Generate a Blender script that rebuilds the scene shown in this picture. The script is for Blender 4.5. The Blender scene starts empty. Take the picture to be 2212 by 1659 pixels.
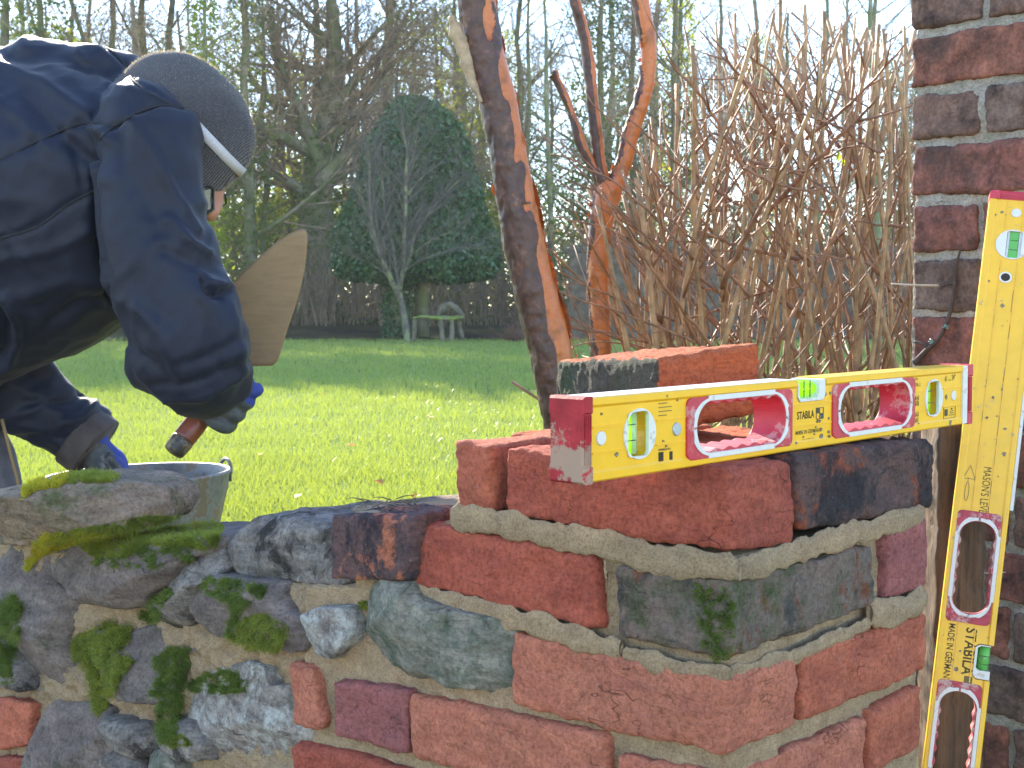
import bpy, bmesh, math, random
from mathutils import Vector, Matrix, noise, Euler
from mathutils.bvhtree import BVHTree
random.seed(7)
V = Vector
SC = bpy.context.scene
COL = SC.collection
# ------------------------------------------------------------------ camera, world, sun, exposure
FPX = 2850.0; PIT = math.atan(160/2850.0); CAMZ = .66
cam_d = bpy.data.cameras.new('camera'); cam = bpy.data.objects.new('camera', cam_d); COL.objects.link(cam)
cam_d.sensor_width = 36; cam_d.lens = FPX/2212*36; cam_d.clip_start = .05; cam_d.clip_end = 600
cam.location = (0, 0, CAMZ); cam.rotation_euler = (math.pi/2-PIT, 0, 0)
cam_d.dof.use_dof = True; cam_d.dof.focus_distance = 1.35; cam_d.dof.aperture_fstop = 28
SC.camera = cam
SUN_EL = math.radians(26); SUN_AZ = math.radians(-22)       # azimuth from +Y towards +X
W = bpy.data.worlds.new("World"); SC.world = W; W.use_nodes = True
bg = W.node_tree.nodes['Background']
sky = W.node_tree.nodes.new('ShaderNodeTexSky'); sky.sky_type = 'NISHITA'; sky.sun_disc = False
sky.sun_elevation = SUN_EL; sky.sun_rotation = SUN_AZ; sky.dust_density = .1; sky.ozone_density = 1.8; sky.altitude = 400
W.node_tree.links.new(sky.outputs[0], bg.inputs[0]); bg.inputs[1].default_value = .15
sd = bpy.data.lights.new('sun', 'SUN'); sun = bpy.data.objects.new('sun', sd); COL.objects.link(sun)
sd.energy = 3.9; sd.angle = math.radians(.5); sd.color = (1, .89, .72)
sdir = V((math.sin(SUN_AZ)*math.cos(SUN_EL), math.cos(SUN_AZ)*math.cos(SUN_EL), math.sin(SUN_EL)))
sun.rotation_euler = sdir.to_track_quat('Z', 'Y').to_euler()
SC.view_settings.view_transform = 'Standard'; SC.view_settings.look = 'None'
SC.view_settings.gamma = 1; SC.view_settings.use_curve_mapping = False
SC.view_settings.exposure = 2.12
# ------------------------------------------------------------------ picture point -> world point at its own distance
_c, _s = math.cos(PIT), math.sin(PIT)
CAMP = V((0, 0, CAMZ))
def ray(u, v):
    up = -(v-829.5)/FPX
    return V(((u-1106)/FPX, _c+up*_s, -_s+up*_c))
def P(u, v, Y):
    r = ray(u, v); return CAMP + r*(Y/r.y)
def onplane(u, v, p, n):
    r = ray(u, v); return CAMP + r*((V(p)-CAMP).dot(n)/r.dot(n))
def proj(p):
    d = p-CAMP; y = d.y*_c-d.z*_s; up = d.z*_c+d.y*_s
    return 1106+FPX*d.x/y, 829.5-FPX*up/y
# ------------------------------------------------------------------ object helpers
WLOC = {}
def build(name, verts, faces, m, parent=None, smooth=True, mats=None, fmat=None, colors=None, kind=None, label=None):
    """verts in world coordinates; origin is put at the middle of the mesh's foot"""
    lo = [min(v[i] for v in verts) for i in range(3)]; hi = [max(v[i] for v in verts) for i in range(3)]
    c = V(((lo[0]+hi[0])/2, (lo[1]+hi[1])/2, lo[2]))
    me = bpy.data.meshes.new(name)
    me.from_pydata([(v[0]-c[0], v[1]-c[1], v[2]-c[2]) for v in verts], [], faces)
    for mm in (mats or [m]): me.materials.append(mm)
    if fmat: me.polygons.foreach_set('material_index', fmat)
    if smooth: me.polygons.foreach_set('use_smooth', [True]*len(me.polygons))
    if colors:
        a = me.color_attributes.new('col', 'FLOAT_COLOR', 'POINT')
        a.data.foreach_set('color', [x for q in colors for x in (q[0], q[1], q[2], 1)])
    me.update()
    o = bpy.data.objects.new(name, me); COL.objects.link(o)
    if parent: o.parent = parent; o.location = c-WLOC[parent]
    else: o.location = c
    WLOC[o] = c
    if kind: o['kind'] = kind
    if label: o['label'] = label
    return o
def thing(name, loc, label, cat, group=None):
    o = bpy.data.objects.new(name, None); COL.objects.link(o); o.location = loc; o.empty_display_size = .05
    WLOC[o] = V(loc); o['label'] = label; o['category'] = cat
    if group: o['group'] = group
    return o
def tag(o, label, cat, group=None):
    o['label'] = label; o['category'] = cat
    if group: o['group'] = group
    return o
class MB:
    def __init__(s): s.v = []; s.f = []; s.m = []; s.c = []
    def add(s, v, f, mi=0, col=None):
        n = len(s.v); s.v += [V(x) for x in v]; s.f += [tuple(i+n for i in q) for q in f]; s.m += [mi]*len(f)
        s.c += [col or (1, 1, 1)]*len(v)
    def build(s, name, m, parent=None, smooth=True, mats=None, cols=False, **k):
        return build(name, s.v, s.f, m, parent, smooth, mats, s.m if mats else None, s.c if cols else None, **k)
def rnd(a, b): return random.uniform(a, b)
def fbm(p, sc, o=4): return noise.fractal(p*sc, 1.0, 2.0, o)
def frame(t, hint=V((0, 1, 0))):
    t = t.normalized(); a = t.cross(hint)
    if a.length < 1e-4: a = t.cross(V((1, 0, 0)))
    a.normalize(); return a, t.cross(a).normalized()*-1
def tube(pts, rads, n=6, cap=True, wob=0.0, ry=None, hint=V((0, 1, 0)), seed=0):
    """ring loft along pts; rads across, ry along the depth axis"""
    vs = []; fs = []; N = len(pts)
    for i, p in enumerate(pts):
        t = (pts[min(i+1, N-1)]-pts[max(i-1, 0)])
        if t.length < 1e-9: t = V((0, 0, 1))
        a, b = frame(t, hint)
        r1 = rads[i]; r2 = ry[i] if ry else r1
        for k in range(n):
            an = 2*math.pi*k/n; q = p + a*math.cos(an)*r1 + b*math.sin(an)*r2
            if wob: q += (q-p).normalized()*wob*noise.noise(q*(.6/max(r1, .01))+V((seed, 0, 0)))
            vs.append(q)
    for i in range(N-1):
        for k in range(n):
            k2 = (k+1) % n; fs.append((i*n+k, i*n+k2, (i+1)*n+k2, (i+1)*n+k))
    if cap: fs.append(tuple(range(n))[::-1]); fs.append(tuple((N-1)*n+k for k in range(n)))
    return vs, fs
def spline(pts, k=6):
    """Catmull-Rom through tuples/Vectors of any length"""
    out = []; n = len(pts)
    for i in range(n-1):
        p0 = pts[max(i-1, 0)]; p1 = pts[i]; p2 = pts[i+1]; p3 = pts[min(i+2, n-1)]
        for j in range(k):
            t = j/k; out.append(tuple(.5*((2*b)+(-a+c)*t+(2*a-5*b+4*c-d)*t*t+(-a+3*b-3*c+d)*t**3) for a, b, c, d in zip(p0, p1, p2, p3)))
    out.append(tuple(pts[-1])); return out
def boxv(c0, c1):
    x0, y0, z0 = c0; x1, y1, z1 = c1
    return [(x0, y0, z0), (x1, y0, z0), (x1, y1, z0), (x0, y1, z0), (x0, y0, z1), (x1, y0, z1), (x1, y1, z1), (x0, y1, z1)], \
           [(0, 3, 2, 1), (4, 5, 6, 7), (0, 1, 5, 4), (1, 2, 6, 5), (2, 3, 7, 6), (3, 0, 4, 7)]
def remesh(vs, fs, vox, smooth=4):
    me = bpy.data.meshes.new('t'); me.from_pydata([tuple(v) for v in vs], [], fs)
    o = bpy.data.objects.new('t', me); COL.objects.link(o)
    r = o.modifiers.new('r', 'REMESH'); r.mode = 'VOXEL'; r.voxel_size = vox; r.adaptivity = 0
    if smooth:
        s = o.modifiers.new('s', 'SMOOTH'); s.iterations = smooth; s.factor = .6
    dg = bpy.context.evaluated_depsgraph_get(); e = o.evaluated_get(dg); m2 = bpy.data.meshes.new_from_object(e)
    V2 = [v.co.copy() for v in m2.vertices]; N2 = [v.normal.copy() for v in m2.vertices]; F2 = [tuple(p.vertices) for p in m2.polygons]
    bpy.data.objects.remove(o); bpy.data.meshes.remove(me); bpy.data.meshes.remove(m2)
    return V2, F2, N2
def curve_mesh(loops, depth, bevel=0.0, bres=1):
    """filled 2-D outline with holes, extruded: returns verts (x,y,z) with z along the extrusion from -depth/2 to depth/2"""
    cu = bpy.data.curves.new('t', 'CURVE'); cu.dimensions = '2D'; cu.fill_mode = 'BOTH'
    cu.extrude = max(depth/2-bevel, 0); cu.bevel_depth = bevel; cu.bevel_resolution = bres; cu.offset = -bevel
    for lp in loops:
        sp = cu.splines.new('POLY'); sp.points.add(len(lp)-1)
        for i, (x, y) in enumerate(lp): sp.points[i].co = (x, y, 0, 1)
        sp.use_cyclic_u = True
    return _cv(cu)
def _cv(cu):
    o = bpy.data.objects.new('t', cu); COL.objects.link(o); dg = bpy.context.evaluated_depsgraph_get()
    me = bpy.data.meshes.new_from_object(o.evaluated_get(dg))
    vs = [v.co.copy() for v in me.vertices]; fs = [tuple(p.vertices) for p in me.polygons]
    bpy.data.objects.remove(o); bpy.data.curves.remove(cu); bpy.data.meshes.remove(me); return vs, fs
def text_mesh(s, size, bold=0.0, sx=1.0, align='LEFT'):
    cu = bpy.data.curves.new('t', 'FONT'); cu.body = s; cu.size = size; cu.extrude = .00008; cu.offset = bold; cu.align_x = align
    cu.resolution_u = 3
    vs, fs = _cv(cu); return [V((v.x*sx, v.y, v.z)) for v in vs], fs
# ------------------------------------------------------------------ materials
def nd(nt, t, ins=None, **at):
    n = nt.nodes.new(t)
    for k, v in at.items(): setattr(n, k, v)
    for k, v in (ins or {}).items():
        if isinstance(v, bpy.types.NodeSocket): nt.links.new(v, n.inputs[k])
        else: n.inputs[k].default_value = v
    return n
def c4(c): return (c[0], c[1], c[2], 1)
def mixc(nt, f, a, b, mode='MIX'):
    n = nt.nodes.new('ShaderNodeMix'); n.data_type = 'RGBA'; n.blend_type = mode
    for i, v in ((0, f), (6, a), (7, b)):
        if isinstance(v, bpy.types.NodeSocket): nt.links.new(v, n.inputs[i])
        elif i == 0: n.inputs[0].default_value = v
        else: n.inputs[i].default_value = c4(v)
    return n.outputs[2]
def noi(nt, co, sc, det=5, ro=.6, dist=0.0):
    return nd(nt, 'ShaderNodeTexNoise', {'Vector': co, 'Scale': sc, 'Detail': det, 'Roughness': ro, 'Distortion': dist}).outputs[0]
def rng(nt, v, a, b, c=0.0, d=1.0):
    return nd(nt, 'ShaderNodeMapRange', {0: v, 1: a, 2: b, 3: c, 4: d}).outputs[0]
def newmat(name):
    m = bpy.data.materials.new(name); m.use_nodes = True; nt = m.node_tree
    return m, nt, nt.nodes['Principled BSDF'], nt.nodes['Material Output']
def coords(nt, vary=True, scale=(1, 1, 1), rot=(0, 0, 0)):
    tc = nt.nodes.new('ShaderNodeTexCoord').outputs['Object']
    if vary:
        r = nt.nodes.new('ShaderNodeObjectInfo').outputs['Random']
        k = nd(nt, 'ShaderNodeMath', {0: r, 1: 37.0}, operation='MULTIPLY').outputs[0]
        tc = nd(nt, 'ShaderNodeVectorMath', {0: tc, 1: k}, operation='ADD').outputs[0]
    if scale != (1, 1, 1) or rot != (0, 0, 0): tc = nd(nt, 'ShaderNodeMapping', {'Vector': tc, 'Scale': scale, 'Rotation': rot}).outputs[0]
    return tc
def bump(nt, bs, h, strength, dist, prev=None):
    b = nd(nt, 'ShaderNodeBump', {'Height': h, 'Strength': strength, 'Distance': dist})
    if prev: nt.links.new(prev, b.inputs['Normal'])
    nt.links.new(b.outputs[0], bs.inputs['Normal']); return b.outputs[0]
def masonry(name, c1, c2, dark=(.03, .027, .03), dk=.3, pale=(.42, .4, .34), pl=.25, green=(.06, .1, .04), gr=0.0, warm=None, wa=0.0, bs1=.9, fine=240, base=14, crack=.4):
    """fired brick or weathered stone: two-tone body, burnt patches, pale lime marks, algae, pits and grain"""
    m, nt, bs, out = newmat(name); co = coords(nt)
    st = nd(nt, 'ShaderNodeMapping', {'Vector': co, 'Scale': (1, 1, 3.2), 'Rotation': (0, 0, .8)}).outputs[0]
    col = mixc(nt, rng(nt, noi(nt, st, base, 8, .68), .33, .67), c1, c2)
    if warm: col = mixc(nt, rng(nt, noi(nt, co, 17, 7, .7, .6), .62-wa*.4, .68-wa*.4), col, warm)
    if gr: col = mixc(nt, rng(nt, noi(nt, co, 19, 7, .72), .62-gr*.4, .78-gr*.4, 0, .85), col, green)
    if dk: col = mixc(nt, rng(nt, noi(nt, co, 12, 9, .72, .5), .72-dk*.5, .80-dk*.5, 0, .88), col, dark)
    col = mixc(nt, rng(nt, noi(nt, co, 6, 4, .6), .35, .65, 0, .55), col, (1.35, 1.22, 1.2), 'MULTIPLY')
    col = mixc(nt, rng(nt, noi(nt, co, 55, 9, .82), .40, .72, 0, .75), col, (.52, .48, .48), 'MULTIPLY')
    if pl: col = mixc(nt, rng(nt, noi(nt, co, 34, 12, .82, .3), .74-pl*.35, .86-pl*.35, 0, .85), col, pale)
    ck = noi(nt, nd(nt, 'ShaderNodeMapping', {'Vector': co, 'Scale': (1, 1, 2.6), 'Rotation': (0, .2, 0)}).outputs[0], 11, 3, .55, .1)
    ckd = nd(nt, 'ShaderNodeMath', {0: nd(nt, 'ShaderNodeMath', {0: ck, 1: .5}, operation='SUBTRACT').outputs[0]}, operation='ABSOLUTE').outputs[0]
    ckm = nd(nt, 'ShaderNodeMath', {0: rng(nt, ckd, 0, .006, .8, 0), 1: rng(nt, noi(nt, co, 9, 3, .5), .53, .62)}, operation='MULTIPLY').outputs[0]
    if crack: col = mixc(nt, ckm, col, dark if crack > .5 else tuple(x*.35 for x in c2))
    sp = noi(nt, co, fine, 3, .7)
    col = mixc(nt, rng(nt, sp, .44, .66, .0, .7), col, (.50, .46, .44), 'MULTIPLY')
    col = mixc(nt, rng(nt, noi(nt, co, fine*.55, 4, .7), .63, .70, 0, .32), col, pale)
    nt.links.new(col, bs.inputs['Base Color']); bs.inputs['Roughness'].default_value = .92
    bs.inputs['Specular IOR Level'].default_value = .25
    b = bump(nt, bs, noi(nt, st, 62, 12, .76), bs1, .008)
    vo = nd(nt, 'ShaderNodeTexVoronoi', {'Vector': st, 'Scale': 55.0}, feature='DISTANCE_TO_EDGE').outputs[0]
    b = bump(nt, bs, rng(nt, vo, 0, .04), .15, .0015, b)
    if crack: b = bump(nt, bs, rng(nt, ckm, 0, 1, 1, 0), .7, .004, b)
    bump(nt, bs, sp, .8, .0016, b)
    return m
def plain(name, col, rough=.6, metal=0.0, var=.15, sc=30, bmp=0.0, bsc=200, dirt=None, da=.3, spec=.5, dsc=25):
    m, nt, bs, out = newmat(name); co = coords(nt)
    dk = tuple(x*(1-var*2) for x in col)
    c = mixc(nt, rng(nt, noi(nt, co, sc, 6, .6), .35, .65), dk, col)
    if dirt: c = mixc(nt, rng(nt, noi(nt, co, dsc, 10, .75), .72-da*.5, .76-da*.5, 0, .8), c, dirt)
    nt.links.new(c, bs.inputs['Base Color']); bs.inputs['Roughness'].default_value = rough; bs.inputs['Metallic'].default_value = metal
    bs.inputs['Specular IOR Level'].default_value = spec
    if bmp: bump(nt, bs, noi(nt, co, bsc, 6, .6), bmp, .001)
    return m
def leafy(name, c1, c2, tr=.45, sc=3.0, rough=.55, gloss=.25):
    m, nt, bs, out = newmat(name); co = coords(nt)
    c = mixc(nt, rng(nt, noi(nt, co, sc, 4, .6), .3, .7), c1, c2)
    nt.links.new(c, bs.inputs['Base Color']); bs.inputs['Roughness'].default_value = rough; bs.inputs['Specular IOR Level'].default_value = gloss
    tl = nd(nt, 'ShaderNodeBsdfTranslucent', {'Color': mixc(nt, .6, c, (min(c2[0]*2.6, 1), min(c2[1]*2.2, 1), c2[2]*.9))})
    mx = nd(nt, 'ShaderNodeMixShader', {0: tr, 1: bs.outputs[0], 2: tl.outputs[0]}); nt.links.new(mx.outputs[0], out.inputs[0])
    return m
RED1 = (.40, .105, .065); RED2 = (.27, .062, .045)
B_red = masonry('red_brick', (.66, .205, .115), (.44, .125, .08), dk=.14, pl=.16)
B_pink = masonry('pink_red_brick', (.72, .265, .16), (.53, .18, .12), dk=.06, pl=.24, pale=(.45, .33, .26))
B_deep = masonry('deep_red_brick', (.56, .145, .088), (.36, .09, .065), dk=.12, pl=.22, pale=(.36, .28, .2))
B_burnt = masonry('burnt_brick', (.22, .12, .10), (.10, .075, .075), dark=(.035, .034, .04), dk=.48, pl=.1, warm=(.36, .1, .05), wa=.22, pale=(.3, .27, .25))
B_sooty = masonry('sooty_mossy_brick', (.28, .20, .16), (.20, .17, .145), dark=(.08, .08, .07), dk=.42, pl=.22, green=(.06, .10, .03), gr=.34, warm=(.25, .09, .045), wa=.18)
B_orange = masonry('orange_brick', (.62, .17, .07), (.45, .11, .05), dk=.14, pl=.1)
B_mauve = masonry('mauve_brick', (.46, .165, .145), (.34, .125, .125), dk=.1, pl=.28, pale=(.36, .29, .28))
B_half = masonry('charred_half_brick', (.20, .11, .10), (.11, .08, .085), dark=(.035, .033, .045), dk=.42, pl=.2, warm=(.58, .20, .11), wa=.2)
S_grey = masonry('grey_stone', (.42, .375, .33), (.14, .122, .112), dark=(.03, .026, .024), dk=.40, pl=.5, pale=(.5, .5, .46), green=(.07, .09, .05), gr=.16, fine=180, base=18)
S_green = masonry('lichen_green_stone', (.44, .42, .35), (.17, .175, .14), dark=(.05, .055, .05), dk=.2, pl=.5, pale=(.5, .5, .44), green=(.10, .15, .105), gr=.34, fine=170, base=18)
S_purple = masonry('purple_stone', (.32, .265, .235), (.14, .112, .102), dark=(.04, .035, .04), dk=.22, pl=.22, pale=(.38, .37, .36), green=(.05, .075, .04), gr=.2, fine=200, base=12)
S_white = masonry('white_flecked_stone', (.50, .45, .40), (.15, .13, .12), dark=(.05, .05, .05), dk=.2, pl=.72, pale=(.62, .62, .58), green=(.06, .09, .06), gr=.14, fine=160, base=18)
S_cop = masonry('brown_stone', (.42, .32, .235), (.20, .155, .115), dark=(.05, .045, .035), dk=.26, pl=.26, pale=(.42, .37, .3), green=(.10, .12, .04), gr=.3, fine=170, base=14)
S_tan = masonry('mortar', (.50, .37, .225), (.37, .27, .165), dk=0, crack=0, pl=.1, pale=(.62, .53, .4), fine=420, base=22, bs1=.75)
# ------------------------------------------------------------------ ground: lawn, near ground, bed
def gmat(name, c1, c2, sc, det=8):
    m, nt, bs, out = newmat(name); co = coords(nt, False)
    c = mixc(nt, rng(nt, noi(nt, co, sc, det, .7), .35, .65), c1, c2)
    c = mixc(nt, rng(nt, noi(nt, co, .35, 4, .6), .35, .65), c, mixc(nt, .5, c, (.14, .15, .04)))
    nt.links.new(c, bs.inputs['Base Color']); bs.inputs['Roughness'].default_value = .95; bs.inputs['Specular IOR Level'].default_value = .1
    bump(nt, bs, noi(nt, co, sc*3, 8, .7), .8, .03); return m
def grid(name, x0, x1, y0, y1, nx, ny, zf, m, yf=None, **k):
    vs = []; fs = []
    for j in range(ny+1):
        for i in range(nx+1):
            x = x0+(x1-x0)*i/nx; y = y0+(y1-y0)*j/ny
            if yf: y = yf(x, j/ny)
            vs.append(V((x, y, zf(x, y))))
    for j in range(ny):
        for i in range(nx): a = j*(nx+1)+i; fs.append((a, a+1, a+nx+2, a+nx+1))
    return build(name, vs, fs, m, **k)
# ------------------------------------------------------------------ wall frame
CX, CY, CZ1 = .1691, 1.0263, .4642
YW = .745
DA = V((-math.cos(YW), math.sin(YW), 0)); DB = V((math.sin(YW), math.cos(YW), 0))
NL = -DB; NR = -DA; CORN = V((CX, CY, CZ1)); UP = V((0, 0, 1))
def L(u, v, off=0.0): return onplane(u, v, CORN+NL*off, NL)
def R(u, v, off=0.0): return onplane(u, v, CORN+NR*off, NR)
def WF(a, b, h): return CORN+DA*a+DB*b+UP*h
ground_soft = lambda x, y: .012*noise.noise(V((x*.35, y*.35, 0)))
lawn_m = gmat('lawn_turf', (.12, .20, .05), (.08, .15, .035), 9)
soil_m = gmat('bed_soil', (.045, .035, .028), (.022, .018, .015), 6)
path_m = gmat('near_earth', (.16, .13, .1), (.10, .085, .065), 8)
def lawn_near(x):           # the lawn starts behind the wall line
    return max(1.62+(-x)*.92 if x < .25 else 1.62, 1.45)
grid('lawn', -45, 45, 0, 36, 60, 60, ground_soft, lawn_m, yf=lambda x, t: lawn_near(max(min(x, .6), -1.6))+(37-lawn_near(max(min(x, .6), -1.6)))*t**1.6, kind='structure')
grid('ground', -12, 12, -8, 9, 24, 24, lambda x, y: -.42+.02*noise.noise(V((x, y, 3))), path_m, kind='structure')
grid('flower_bed', -45, 45, 0, 1, 150, 8, lambda x, y: .03+max(0, y-28.6)*.045+.05*noise.noise(V((x*1.3, y*1.3, 5))), soil_m,
     yf=lambda x, t: 28.3+.9*math.sin(x*.23+1)+.35*math.sin(x*.9)+t*9, kind='structure')
wood_m = gmat('woodland_floor_litter', (.16, .12, .06), (.09, .075, .035), 1.2)
grid('woodland_floor', -160, 160, 36.5, 120, 30, 30, lambda x, y: .36, wood_m, kind='structure')
# ------------------------------------------------------------------ bricks and stones
def hexa(c, step=.0035, r0=.006, amp=.0016, seed=0, chip=.6, extra=None):
    """c: 8 corners (x-y-z bits: 000,100,010,110,001,101,011,111) -> rounded, chipped, worn block"""
    lx = ((c[1]-c[0]).length+(c[5]-c[4]).length)/2; ly = ((c[2]-c[0]).length+(c[3]-c[1]).length)/2; lz = ((c[4]-c[0]).length+(c[5]-c[1]).length)/2
    dim = (lx, ly, lz); n = [max(3, int(d/step)) for d in dim]; key = {}; vs = []; fs = []
    sv = V((seed*7.13, seed*3.7, seed*1.9)); mid = sum(c, V())/8
    ax = [(c[1]-c[0]).normalized(), (c[2]-c[0]).normalized(), (c[4]-c[0]).normalized()]
    def tri(x, y, z):
        return (c[0]*(1-x)*(1-y)*(1-z)+c[1]*x*(1-y)*(1-z)+c[2]*(1-x)*y*(1-z)+c[3]*x*y*(1-z)+c[4]*(1-x)*(1-y)*z+c[5]*x*(1-y)*z+c[6]*(1-x)*y*z+c[7]*x*y*z)
    def vert(i, j, k):
        q = key.get((i, j, k))
        if q is not None: return q
        p = [i/n[0]*lx, j/n[1]*ly, k/n[2]*lz]; w0 = tri(p[0]/lx, p[1]/ly, p[2]/lz)
        r = r0*(1+chip*2.2*max(0, noise.noise(w0*28+sv)))*(1+.5*noise.noise(w0*90+sv)); r = min(r, min(dim)*.4)
        qq = [min(max(p[a], r), dim[a]-r) for a in range(3)]; d = V([p[a]-qq[a] for a in range(3)])
        if d.length > 1e-9:
            dn = d.normalized(); p = [qq[a]+dn[a]*r for a in range(3)]
        else: dn = V((0, 0, 0))
        w = tri(p[0]/lx, p[1]/ly, p[2]/lz)
        nn = ax[0]*dn[0]+ax[1]*dn[1]+ax[2]*dn[2]
        cr_ = abs(noise.noise(V((w.x*16, w.y*16, w.z*75))+sv)); w += nn*(amp*1.9*fbm(w*20+sv, 1, 3)+amp*1.0*fbm(w*110+sv, 1, 3)-amp*1.6*max(0, 1-cr_*9)*max(0, noise.noise(w*18+sv*2)+.15))
        if extra: w += extra(w, nn)
        key[(i, j, k)] = len(vs); vs.append(w); return len(vs)-1
    for a in range(3):
        b, d = (a+1) % 3, (a+2) % 3
        for side in (0, n[a]):
            for i in range(n[b]):
                for j in range(n[d]):
                    q = []
                    for (di, dj) in ((0, 0), (1, 0), (1, 1), (0, 1)):
                        t = [0, 0, 0]; t[a] = side; t[b] = i+di; t[d] = j+dj; q.append(vert(*t))
                    fs.append(tuple(q if side else q[::-1]))
    return vs, fs
NB = [0]
MASON = MB()        # every wall surface, for laying moss on it
def brick_from(c, m, parent, name='brick', label=None, **k):
    NB[0] += 1; vs, fs = hexa(c, seed=NB[0], **k)
    # outward winding check
    e = (vs[fs[0][1]]-vs[fs[0][0]]).cross(vs[fs[0][2]]-vs[fs[0][0]])
    mid = sum(c, V())/8
    if e.dot(vs[fs[0][0]]-mid) < 0: fs = [f[::-1] for f in fs]
    MASON.add(vs, fs)
    return build(name, vs, fs, m, parent, label=label)
def brickL(q, m, parent, depth=.11, off=0.0, name='brick', **k):
    TL, TR, BR, BL = [L(*p, off=off) for p in q]; b = DB*depth
    return brick_from([BL, BR, BL+b, BR+b, TL, TR, TL+b, TR+b], m, parent, name, **k)
def brickR(q, m, parent, depth=.11, off=0.0, name='brick', **k):
    TL, TR, BR, BL = [R(*p, off=off) for p in q]; b = DA*depth
    return brick_from([BL, BR, BL+b, BR+b, TL, TR, TL+b, TR+b], m, parent, name, **k)
def brickC(t, bt, m, parent, off=0.0, name='brick', **k):
    TL, BL = L(*t[0]), L(*bt[0]); TR, BR = R(*t[2]), R(*bt[2])
    cz = lambda p: V((CX, CY, (L(*p).z)))
    TC, BC = cz(t[1]), cz(bt[1])
    return brick_from([BL, BC, BL+BR-BC, BR, TL, TC, TL+TR-TC, TR], m, parent, name, **k)
def stone_mesh(poly, depth, off=0.0, bulge=.016, seed=0, amp=.0048, step=.004, plane=L, axis=None):
    """irregular block: a traced outline on the wall face, filled out into a rough boulder depth deep"""
    pts = [plane(*p, off) if plane in (L, R) else plane(*p) for p in poly]; cen = sum(pts, V())/len(pts); pts = [cen+(p-cen)*1.12 for p in pts]; ax = axis or DB
    e1 = UP; e0 = ax.cross(UP).normalized()
    q2 = [((p-cen).dot(e0), (p-cen).dot(e1)) for p in pts]
    per = sum((pts[i]-pts[i-1]).length for i in range(len(pts)))
    nt_ = max(24, int(per/step)); sv = V((seed*5.3, seed*2.1, seed*9.7))
    # resample outline
    res = []; acc = 0; seg = per/nt_
    for i in range(len(q2)):
        a = V(q2[i]); b = V(q2[(i+1) % len(q2)]); l = (b-a).length; t = acc
        while t < l: res.append(a+(b-a)*(t/l)); t += seg
        acc = t-l
    for _ in range(1): res = [(res[i-1]+res[i]*2+res[(i+1) % len(res)])/4 for i in range(len(res))]
    n = len(res); rm = sum(p.length for p in res)/n
    prof = []                      # (scale of outline, depth) front centre -> rim -> back
    K = max(6, int(rm*.85/step))
    for i in range(K): t = i/K; prof.append((t*.93, -bulge*(1-(t*.93)**6)))
    rr = min(.02, depth*.2)
    for i in range(5): a = math.pi/2*i/4; prof.append((.93+.07*math.sin(a), rr*.75*(1-math.cos(a))))
    D = max(4, int(depth*.8/(step*1.6)))
    for i in range(1, D): prof.append((1.0-.03*i/D, rr*.9+(depth-rr*1.5)*i/D))
    for i in range(5): a = math.pi/2*(i+1)/5; prof.append((.97*math.cos(a)+.0, depth-rr*.6+rr*.6*math.sin(a)))
    vs = [cen+ax*prof[0][1]]; fs = []
    for (s, dpt) in prof[1:-1]:
        for p in res: vs.append(cen+e0*p[0]*s+e1*p[1]*s+ax*dpt)
    vs.append(cen+ax*depth); M_ = len(prof)-2
    for k in range(n): fs.append((0, 1+(k+1) % n, 1+k))
    for r in range(M_-1):
        for k in range(n):
            a = 1+r*n; fs.append((a+k, a+(k+1) % n, a+n+(k+1) % n, a+n+k))
    a = 1+(M_-1)*n
    for k in range(n): fs.append((a+k, a+(k+1) % n, len(vs)-1))
    rs_ = random.Random(seed*17+3); mid_ = cen+ax*depth*.35
    for _ in range(26):
        f_ = V((rs_.uniform(-1, 1), rs_.uniform(-1, 1), rs_.uniform(-1, 1))).normalized()
        if f_.dot(ax) > .5: f_ = -f_
        sup = max((v-mid_).dot(f_) for v in vs); cut = sup*(1-rs_.uniform(.10, .34)*max(0, -f_.dot(ax))**2-rs_.uniform(0, .045))
        for i, v in enumerate(vs):
            e_ = (v-mid_).dot(f_)-cut
            if e_ > 0: vs[i] = v-f_*e_*.88
    out = []
    for i, v in enumerate(vs):
        d = (v-cen-ax*depth*.4); dn = d.normalized() if d.length > 1e-6 else -ax
        dn = (dn-ax*.3 if (v-cen).dot(ax) < rr else dn).normalized()
        f = noise.cell(v*0)*0
        rid = noise.ridged_multi_fractal(v*16+sv, 1.0, 2.1, 4, .9, 2.0)-1.1
        vo = noise.voronoi(v*26+sv)[0]; fac = (vo[0])-.35
        out.append(v+dn*(amp*.8*fbm(v*12+sv, 1, 3)+amp*.5*rid+amp*1.3*fac+amp*.32*fbm(v*90+sv, 1, 4)))
    e = (out[fs[0][1]]-out[fs[0][0]]).cross(out[fs[0][2]]-out[fs[0][0]])
    if e.dot(ax) > 0: fs = [f[::-1] for f in fs]
    return out, fs
NS = [0]
def stone(poly, depth, m, parent, name='stone', label=None, off=0.012, h=.5, w=.5, add=(0, 829.4), **k):
    NS[0] += 1; pl = [(x*w+add[0], y*h+add[1]) for x, y in poly]
    vs, fs = stone_mesh(pl, depth, off, seed=NS[0], **k); MASON.add(vs, fs)
    return build(name, vs, fs, m, parent, label=label)
#@@WALL
wall = thing('garden_wall', (.15, 1.1, -.42), 'half-built garden wall of grey rubble stone and red brick in fresh buff mortar', 'wall')
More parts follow.
